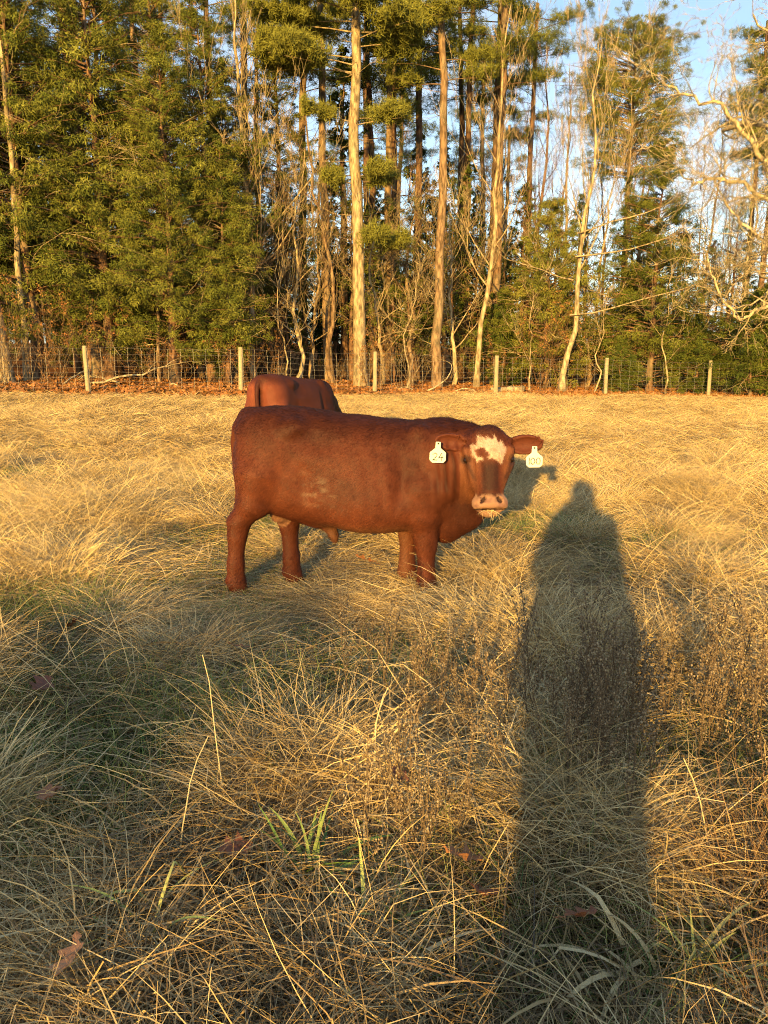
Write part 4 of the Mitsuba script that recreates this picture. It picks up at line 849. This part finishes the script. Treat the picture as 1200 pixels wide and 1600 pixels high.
# ---- things lying along the fence ------------------------------------------------------------------------------------
def build_litter():
    rng = np.random.default_rng(31)
    for x, y, az, L, r, lab in [(1.3, 24.6, .1, 1.5, .03, 'crooked pale fallen branch beside the fence right of the middle post'), (.9, 24.9, 2.9, 1.2, .022, 'thin grey fallen branch near the foot of the middle post'), (2.2, 25.0, -.2, 1.6, .025, 'long fallen branch before the orange brown pine'), (-8.2, 22.6, .3, 2.2, .045, 'thick pale fallen bough behind the leftmost post'),
                              (-7.5, 23.0, 2.2, 1.8, .03, 'arching dead branch in the brush pile between the first two posts'), (-8.8, 22.2, .9, 1.7, .03, 'dead branch propped in the brush pile left of the leftmost post'), (-6.2, 23.4, -.4, 1.4, .025, 'short dead branch lying right of the brush pile')]:
        out = []; grow(rng, (x, y, float(ground_z(x, y)) + .06), (math.cos(az), math.sin(az), .28), L, r, 2, .88, out, -.1, .8, (2, 3), 6, .55, .22, .006)
        v, f, u = join(out); k = put('fallen_branch', (v, f), 'bark_mat', None, smooth=True, uv=u); tag(k, lab, 'branch')
    for x, y, az, L, r, lab in [(3.75, 25.7, .25, .75, .12, 'short pale cut log lying behind the fourth post'), (4.25, 25.9, -.3, .5, .14, 'stubby pale log end right of the short cut log')]:
        d = np.array([math.cos(az), math.sin(az), .03]); c = np.array([x, y, float(ground_z(x, y)) + r * .7])
        p = c + np.linspace(-.5, .5, 7)[:, None] * d * L + rng.normal(0, .006, (7, 3)); p = np.vstack([p[:1], p, p[-1:]])
        rr = r * np.array([.02, .97, 1.04, 1, .96, 1, 1.05, .98, .02]); v, f = tube(p + np.linspace(-.001, .001, 9)[:, None] * d, rr, 14)
        k = put('log', (v, f), 'bark_mat', None, smooth=40, uv=None); scene.pop(k); vv = trimesh.Trimesh(v, np.vstack([f[:, [0, 1, 2]], f[:, [0, 2, 3]]]), process=False)
        scene[k] = mikit.ply(vv, 'bark_mat', smooth=True, uv=np.tile([.70, .3], (len(v), 1))); tag(k, lab, 'log')
    x, y = .75, 25.9; z = float(ground_z(x, y))
    st = manifold3d.Manifold.hull_points([(x + a * .028, y + b * .02, z + c) for a in (-1, 1) for b in (-1, 1) for c in (-.05, .24)] + [(x + a * .012, y, z + .27) for a in (-1, 1)])
    k = put('marker_stake', st, 'post_mat'); tag(k, 'small pale stake at the wood edge right of the pale barked pine', 'stake')
build_litter()

# ---- dry weeds, broad grasses and fallen leaves in the foreground ----------------------------------------------------------
scene['weed_mat'] = {'type': 'twosided', 'b': {'type': 'diffuse', 'reflectance': mikit.proc(lambda p, n, uv: palette(uv.x, [(.06, .042, .027), (.15, .105, .062), (.24, .175, .105), (.34, .27, .17)]) * uv.y)}}
def weed(seed, h):
    rng = np.random.default_rng(seed); stem, seeds = [], []
    p = wavy(rng, (0, 0, -.03), (rng.normal(0, .06), rng.normal(0, .06), h), 7, .008)
    stem.append(tube(p, np.linspace(.0028, .0012, 7), 4) + (None,)); spikes = [(p[3:], 1)]
    for i in range(rng.integers(5, 9)):
        t = rng.uniform(.25, .8); q = p[0] + (p[-1] - p[0]) * t; a = rng.uniform(0, 6.28); g = rng.uniform(.2, .5); L = h * rng.uniform(.25, .45)
        b = wavy(rng, q, q + L * np.array([math.sin(g) * math.cos(a), math.sin(g) * math.sin(a), math.cos(g)]), 6, .005)
        stem.append(tube(b, np.linspace(.0016, .0009, 6), 3) + (None,)); spikes.append((b[2:], .9))
    O = np.array([[1, 0, 0], [-1, 0, 0], [0, 1, 0], [0, -1, 0], [0, 0, 1], [0, 0, -1]], float); OF = np.array([[0, 2, 4], [2, 1, 4], [1, 3, 4], [3, 0, 4], [2, 0, 5], [1, 2, 5], [3, 1, 5], [0, 3, 5]])
    V, F, C, at = [], [], [], 0
    for b, s in spikes:
        L = np.linalg.norm(b[-1] - b[0]); n = int(L / .0042)
        t = np.linspace(0, len(b) - 1.001, n); i = t.astype(int); c = b[i] + (b[i + 1] - b[i]) * (t - i)[:, None] + rng.normal(0, .0058, (n, 3))
        r = rng.uniform(.0022, .0042, n)
        V.append((c[:, None] + O[None] * r[:, None, None] * np.array([1, 1, 1.35])).reshape(-1, 3)); F.append((np.arange(n)[:, None, None] * 6 + OF[None] + at).reshape(-1, 3)); at += n * 6
        C.append(np.repeat(np.stack([rng.uniform(.1, .95, n), rng.uniform(.7, 1.3, n)], -1), 6, 0))
    v, f, _ = join([(a, b, a[:, :2]) for a, b, _ in stem])
    return (v, f, np.tile([.3, .9], (len(v), 1))), (np.vstack(V), np.vstack(F), np.vstack(C))
def build_weeds():
    for i in range(6):
        s, d = weed(700 + i, .50 + .05 * (i % 3))
        scene[f'proto_weed{i}'] = {'type': 'shapegroup', 'stem': mikit.ply(s[:2], 'weed_mat', uv=s[2]), 'seed_heads': mikit.ply(d[:2], 'weed_mat', uv=d[2])}
    rng = np.random.default_rng(71)
    for n, cx, cy, sx, sy, grp, lab in [(15, .22, 3.0, .26, .16, 'weeds in the sunny middle', 'dry brown weed with seed spikes, in the sun left of the long human shadow'), (26, .72, 2.62, .16, .24, 'weeds in the long shadow', 'dry brown weed with seed spikes standing inside the long human shadow'),
                                        (26, 1.28, 2.75, .22, .25, 'weeds right of the long shadow', 'dry brown weed with seed spikes standing right of the long human shadow'), (7, .05, 2.05, .07, .10, 'weeds at the lower middle', 'brown dry weed with seed spikes at the lower middle before the bright tuft')]:
        for i in range(n):
            x, y = rng.normal(cx, sx), rng.normal(cy, sy)
            k = key('weed'); inst(k, f'proto_weed{rng.integers(6)}', xf(x, y, float(ground_z(x, y)), rng.uniform(0, 360), rng.uniform(.75, 1.15), None, rng.normal(0, 5))); tag(k, lab, 'weed', grp); tag(k + '__seed_heads', kind='stuff')
build_weeds()

scene['dead_leaf_mat'] = {'type': 'twosided', 'b': {'type': 'principled', 'base_color': mikit.proc(lambda p, n, uv: palette(uv.x, [(.10, .035, .018), (.24, .085, .035), (.33, .15, .06), (.40, .24, .11)]) * (uv.y * (.7 + .6 * mikit.fbm(p.x * 60, p.y * 60, p.z * 60, 2)))), 'roughness': .6}}
def oak_leaf(rng, L):
    t = np.linspace(0, 1, 13); w = L * .34 * np.sin(np.pi * t ** .8) ** .7 * (.68 + .38 * np.cos(t * 6 * np.pi + .3)) + .002
    mid = np.stack([(t - .5) * L, 0 * t, 0 * t], -1); l = mid + np.stack([0 * t, w, 0 * t], -1); r = mid - np.stack([0 * t, w * rng.uniform(.85, 1.1), 0 * t], -1)
    V = np.stack([l, mid, r], 1).reshape(-1, 3); cx, cy = rng.uniform(2, 7), rng.uniform(4, 12)
    V[:, 2] += cx * V[:, 0] ** 2 / 1.6 + cy * V[:, 1] ** 2 + rng.normal(0, .003, len(V)) + .35 * V[:, 0] * V[:, 1] / L
    i = np.arange(12)[:, None] * 3; F = np.vstack([i + [0, 1, 4, 3], i + [1, 2, 5, 4]])
    st = tube(np.array([[-.5 * L, 0, 0], [-.62 * L, .003, .004], [-.74 * L, .01, .002]]) , .0013, 3)
    return np.vstack([V, st[0]]), np.vstack([F, st[1] + len(V)])
def build_leaves():
    rng = np.random.default_rng(55)
    for x, y, L, hue, lab in [(-1.38, 3.0, .15, .15, 'dark reddish dead leaf in the shaded grass at the far left'), (-1.05, 2.27, .13, .5, 'curled brown dead leaf upright in the grass at the left edge'), (-.42, 2.0, .13, .25, 'dark brown dead leaf in the hollow below the arching tuft'), (.215, 1.93, .16, .55, 'large tan dead leaf at the lower middle beside the weeds'), (.255, 1.83, .14, .35, 'orange brown dead leaf just under the large tan one'),
                              (-.12, 5.0, .16, .45, 'brown dead leaf on the ground under the belly of the bull'), (.05, 2.33, .08, .12, 'small red dead leaf in the sunny tuft at the middle'), (-.68, 3.5, .10, .3, 'brown dead leaf in the grass below the hind feet of the bull'), (.48, 1.70, .12, .3, 'brown dead leaf at the lower right among green blades'), (-.72, 1.58, .13, .7, 'pale curled dead leaf at the bottom left'), (-1.6, 3.9, .12, .2, 'dark dead leaf on the green patch at the left'), (1.75, 3.9, .12, .35, 'brown dead leaf in the grass at the far right')]:
        v, f = oak_leaf(rng, L * .9); a, b, c = rng.uniform(0, 360), rng.uniform(-35, 35), rng.uniform(-40, 40)
        k = put('dead_leaf', (v, f), 'dead_leaf_mat', None, smooth=True, uv=np.tile([hue, 1.0], (len(v), 1)), to_world=T().translate([x, y, float(ground_z(x, y)) + rng.uniform(.15, .22)]).rotate([0, 0, 1], a).rotate([1, 0, 0], b).rotate([0, 1, 0], c)); tag(k, lab, 'leaf')
build_leaves()

def broad(seed, n, L, w, hue, R=.05, th1=(1.0, 2.1), val=(.8, 1.2), kink=.4, az=None, spread=6.28):
    """Broad ribbon leaves folded along the middle."""
    rng = np.random.default_rng(seed); S = 8; s = (np.arange(S) + .5) / S
    root = disc(rng, n, R); a0 = (az if az is not None else 0) + rng.uniform(-spread / 2, spread / 2, n); l = U(rng, *L, n)
    th = U(rng, .1, .6, n)[:, None] + (U(rng, *th1, n))[:, None] * s[None]; kp = rng.uniform(.3, .7, n)[:, None]
    th = th + np.where((rng.random(n)[:, None] < kink) & (s[None] > kp), rng.uniform(.5, 1.3, n)[:, None], 0)
    a = a0[:, None] + rng.normal(0, .4, n)[:, None] * s
    t = np.stack([np.sin(th) * np.cos(a), np.sin(th) * np.sin(a), np.cos(th)], -1)
    P = np.concatenate([root[:, None], root[:, None] + np.cumsum(t * (l / S)[:, None, None], 1)], 1); P[..., 2] = np.maximum(P[..., 2], .02)
    a2 = np.concatenate([a[:, :1], a], 1); tw = rng.normal(0, .5, n)[:, None] * np.linspace(0, 1, S + 1)
    side = np.stack([-np.sin(a2), np.cos(a2), tw], -1); side /= np.linalg.norm(side, axis=-1, keepdims=True)
    q = np.linspace(0, 1, S + 1); hw = (U(rng, *w, n)[:, None] * .5 * (np.minimum(1, .5 + q * 3) * (1 - q ** 3 * .95)))[..., None]
    up = np.cross(np.concatenate([t[:, :1], t], 1), side)
    V = np.stack([P - side * hw + up * hw * .35, P, P + side * hw + up * hw * .35], 2).reshape(-1, 3)
    i, j = np.meshgrid(np.arange(n), np.arange(S), indexing='ij'); b = (i * (S + 1) + j) * 3
    F = np.vstack([np.stack([b, b + 1, b + 4, b + 3], -1).reshape(-1, 4), np.stack([b + 1, b + 2, b + 5, b + 4], -1).reshape(-1, 4)])
    return V, F, np.stack([np.repeat(U(rng, *hue, n), (S + 1) * 3), np.repeat(U(rng, *val, n), (S + 1) * 3)], -1)
def build_broad():
    for x, y, args, lab in [(.62, 1.62, dict(seed=1, n=9, L=(.22, .42), w=(.010, .018), hue=(.58, .72), th1=(1.3, 2.2), az=2.9, spread=2.2), 'pale dry broad bladed grass arching left at the lower right'), (.78, 1.66, dict(seed=2, n=20, L=(.16, .34), w=(.008, .015), hue=(.72, .95), th1=(.7, 1.7)), 'broad green and pale grass blades at the lower right'),
                            (.98, 1.62, dict(seed=3, n=14, L=(.2, .36), w=(.007, .013), hue=(.55, .8)), 'pale broad grass blades at the right edge of the bottom'), (-.60, 1.78, dict(seed=4, n=7, L=(.18, .32), w=(.006, .010), hue=(.84, .97), th1=(.9, 1.6), val=(1.1, 1.6)), 'few bright green folded blades at the lower left'),
                            (-.22, 1.98, dict(seed=5, n=22, L=(.14, .26), w=(.008, .014), hue=(.92, 1.0), th1=(.4, 1.4), val=(1.0, 1.6)), 'clump of upright green blades at the lower middle'), (-.06, 1.83, dict(seed=6, n=9, L=(.14, .24), w=(.007, .011), hue=(.88, .97), th1=(.6, 1.3), val=(1.0, 1.5)), 'small green blades right of the upright green clump'), (.5, 2.0, dict(seed=7, n=24, L=(.08, .17), w=(.006, .012), hue=(.9, 1.0), th1=(.6, 1.5), val=(.9, 1.4)), 'low dark green blades in the long human shadow near the bottom')]:
        v, f, u = broad(**args); k = put('broad_grass', (v, f), 'grass_mat', None, smooth=True, uv=u, to_world=xf(x, y, float(ground_z(x, y)) + .02, 0, 1.25 if args['seed'] in (4, 5, 6) else 1)); tag(k, lab, 'grass', kind='stuff')
    rng = np.random.default_rng(77)
    for n, (x, y, s) in enumerate([(1.05, 2.02, 1.2), (1.22, 1.95, 1.3), (1.15, 2.15, 1.2), (.95, 1.9, 1.0), (.80, 1.42, .8), (.92, 1.45, .9), (1.02, 1.5, .9), (.55, 1.38, .7), (1.5, 2.3, 1.1), (1.2, 1.75, .9)]):
        inst(f'rust_grass__{n + 1:03d}', PROTOS[f'rust{n % 3}'], xf(x, y, float(ground_z(x, y)), rng.uniform(0, 360), s))
    tag('rust_grass', 'rust coloured stubbly grass tufts at the lower right', 'grass', kind='stuff')
    for x, y, az, L, lab in [(-.47, 2.28, 2.2, .62, 'tall bent straw stalk leaning left above the tuft at the lower left'), (-.60, 2.02, 1.2, .45, 'straight straw stalk standing in front of the arching tuft'), (.95, 2.0, 1.9, .42, 'pale straw stalk leaning left before the rust coloured tuft')]:
        rng = np.random.default_rng(int(L * 1000)); p = wavy(rng, (0, 0, 0), (.3 * L * math.cos(az), .3 * L * math.sin(az), .9 * L), 8, .006); p[-3:] += np.array([math.cos(az), math.sin(az), -.3]) * np.array([.01, .03, .06])[:, None]
        v, f = tube(p, np.linspace(.003, .0016, 8), 4); k = put('straw_stalk', (v, f), 'grass_mat', None, smooth=True, uv=np.tile([.62, 1.15], (len(v), 1)), to_world=xf(x, y, float(ground_z(x, y)))); tag(k, lab, 'stalk')
build_broad()

# ---- the person taking the picture, whose long shadow falls across the field --------------------------------------------
def build_person():
    M = T().translate([-.01, -.34, float(ground_z(-.01, -.34))])
    F = Field((-.5, -.4, -.02), (.5, .55, 1.84), .014)
    for s in (-1, 1):
        F.chain([(s * .09, .0, .92), (s * .085, .01, .50), (s * .085, -.02, .10)], [.10, .068, .05], .03)
        F.cone((s * .085, -.03, .045), (s * .10, .15, .035), .048, .036, .02)
        F.chain([(s * .18, 0, 1.38), (s * .225, .12, 1.13), (s * .085, .315, 1.40)], [.085, .068, .048], .02)
        F.ell((s * .070 + .02, .335, 1.445), (.036, .022, .05), .012)
        for j in range(4): F.chain([(s * .085 + .02, .335, 1.425 + j * .021), (s * .092 + .02, .368 - .004 * j, 1.430 + j * .021), (s * .066 + .02, .352 - .004 * j, 1.433 + j * .021)], [.0105, .010, .009], .004)
        F.chain([(s * .07 + .02, .325, 1.43), (s * .052 + .02, .308, 1.47), (s * .034 + .02, .312, 1.49)], [.013, .011, .010], .004)
    F.ell((0, -.01, 1.16), (.27, .16, .30), .04); F.ell((0, 0, 1.34), (.225, .125, .13), .05); F.ell((0, 0, .90), (.285, .16, .24), .06)
    F.cone((-.09, 0, .95), (-.10, 0, .45), .105, .07, .05); F.cone((.09, 0, .95), (.10, 0, .45), .105, .07, .05); F.ell((0, -.02, 1.50), (.125, .115, .10), .05)
    F.cone((0, .0, 1.44), (0, .02, 1.56), .065, .058, .03); F.ell((0, .035, 1.645), (.078, .098, .115), .02); F.ell((0, -.02, 1.63), (.118, .11, .135), .03); F.ell((0, .07, 1.58), (.05, .06, .055), .02)
    F.cone((0, .132, 1.65), (0, .150, 1.615), .012, .017, .01)
    for s in (-1, 1): F.ell((s * .08, .03, 1.635), (.014, .022, .033), .006); F.ell((s * .032, .128, 1.66), (.016, .010, .008), .006, sub=True)
    F.ell((0, .133, 1.575), (.024, .010, .004), .004, sub=True)
    m = F.mesh(1); V = np.array(m.vertices); C = np.tile([.10, .11, .14], (len(V), 1)).astype(float)
    C[V[:, 2] < .36] = (.06, .08, .13); C[V[:, 2] < .07] = (.05, .04, .03); skin = ((V[:, 2] > 1.55) & (V[:, 1] > .07)) | (V[:, 1] > .29); C[skin] = (.42, .27, .20)
    root = key('person'); tag(root, 'person in a hooded coat holding up a phone whose long shadow crosses the grass', 'person')
    put('body', m, 'hide_mat', root, smooth=True, color=C, to_world=M)
    hair = Field((-.13, -.12, 1.48), (.13, .2, 1.80), .009); hair.ell((0, .05, 1.668), (.090, .090, .100), .01); hair.ell((0, .13, 1.60), (.075, .07, .10), .02, sub=True)
    h = hair.mesh(1); put('hair', h, 'hide_mat', root, smooth=True, color=np.tile([.06, .04, .025], (len(h.vertices), 1)), to_world=M)
    b = trimesh.creation.box((.072, .008, .145)); b.apply_translation([.022, -.016, 1.50])
    k = put('phone', b, 'eye_mat'); tag(k, 'dark phone held upright in both hands of the person', 'phone')
build_person()

# ---- a tree in the hedge far behind, whose crown shades the near grass on the left ------------------------------------------
def build_hedge_tree():
    w, c = cedar(900, 5.55, 1.45, 5.05, 44, clumps=6, n=19, size=.18, width=.055, round_top=True)
    solo('cedar_tree', w, c, -8.9, -26.6, 'round headed cedar in the hedge across the field behind the camera')
    w, c = cedar(901, 5.2, 1.7, 4.85, 34, clumps=5, n=5, size=.16, width=.05, round_top=True)  # second unseen tree, added to dapple the bottom grass with shade
    solo('cedar_tree', w, c, -6.4, -26.9, 'unseen thin crowned cedar added behind the camera for patchy shade on the grass')
build_hedge_tree()
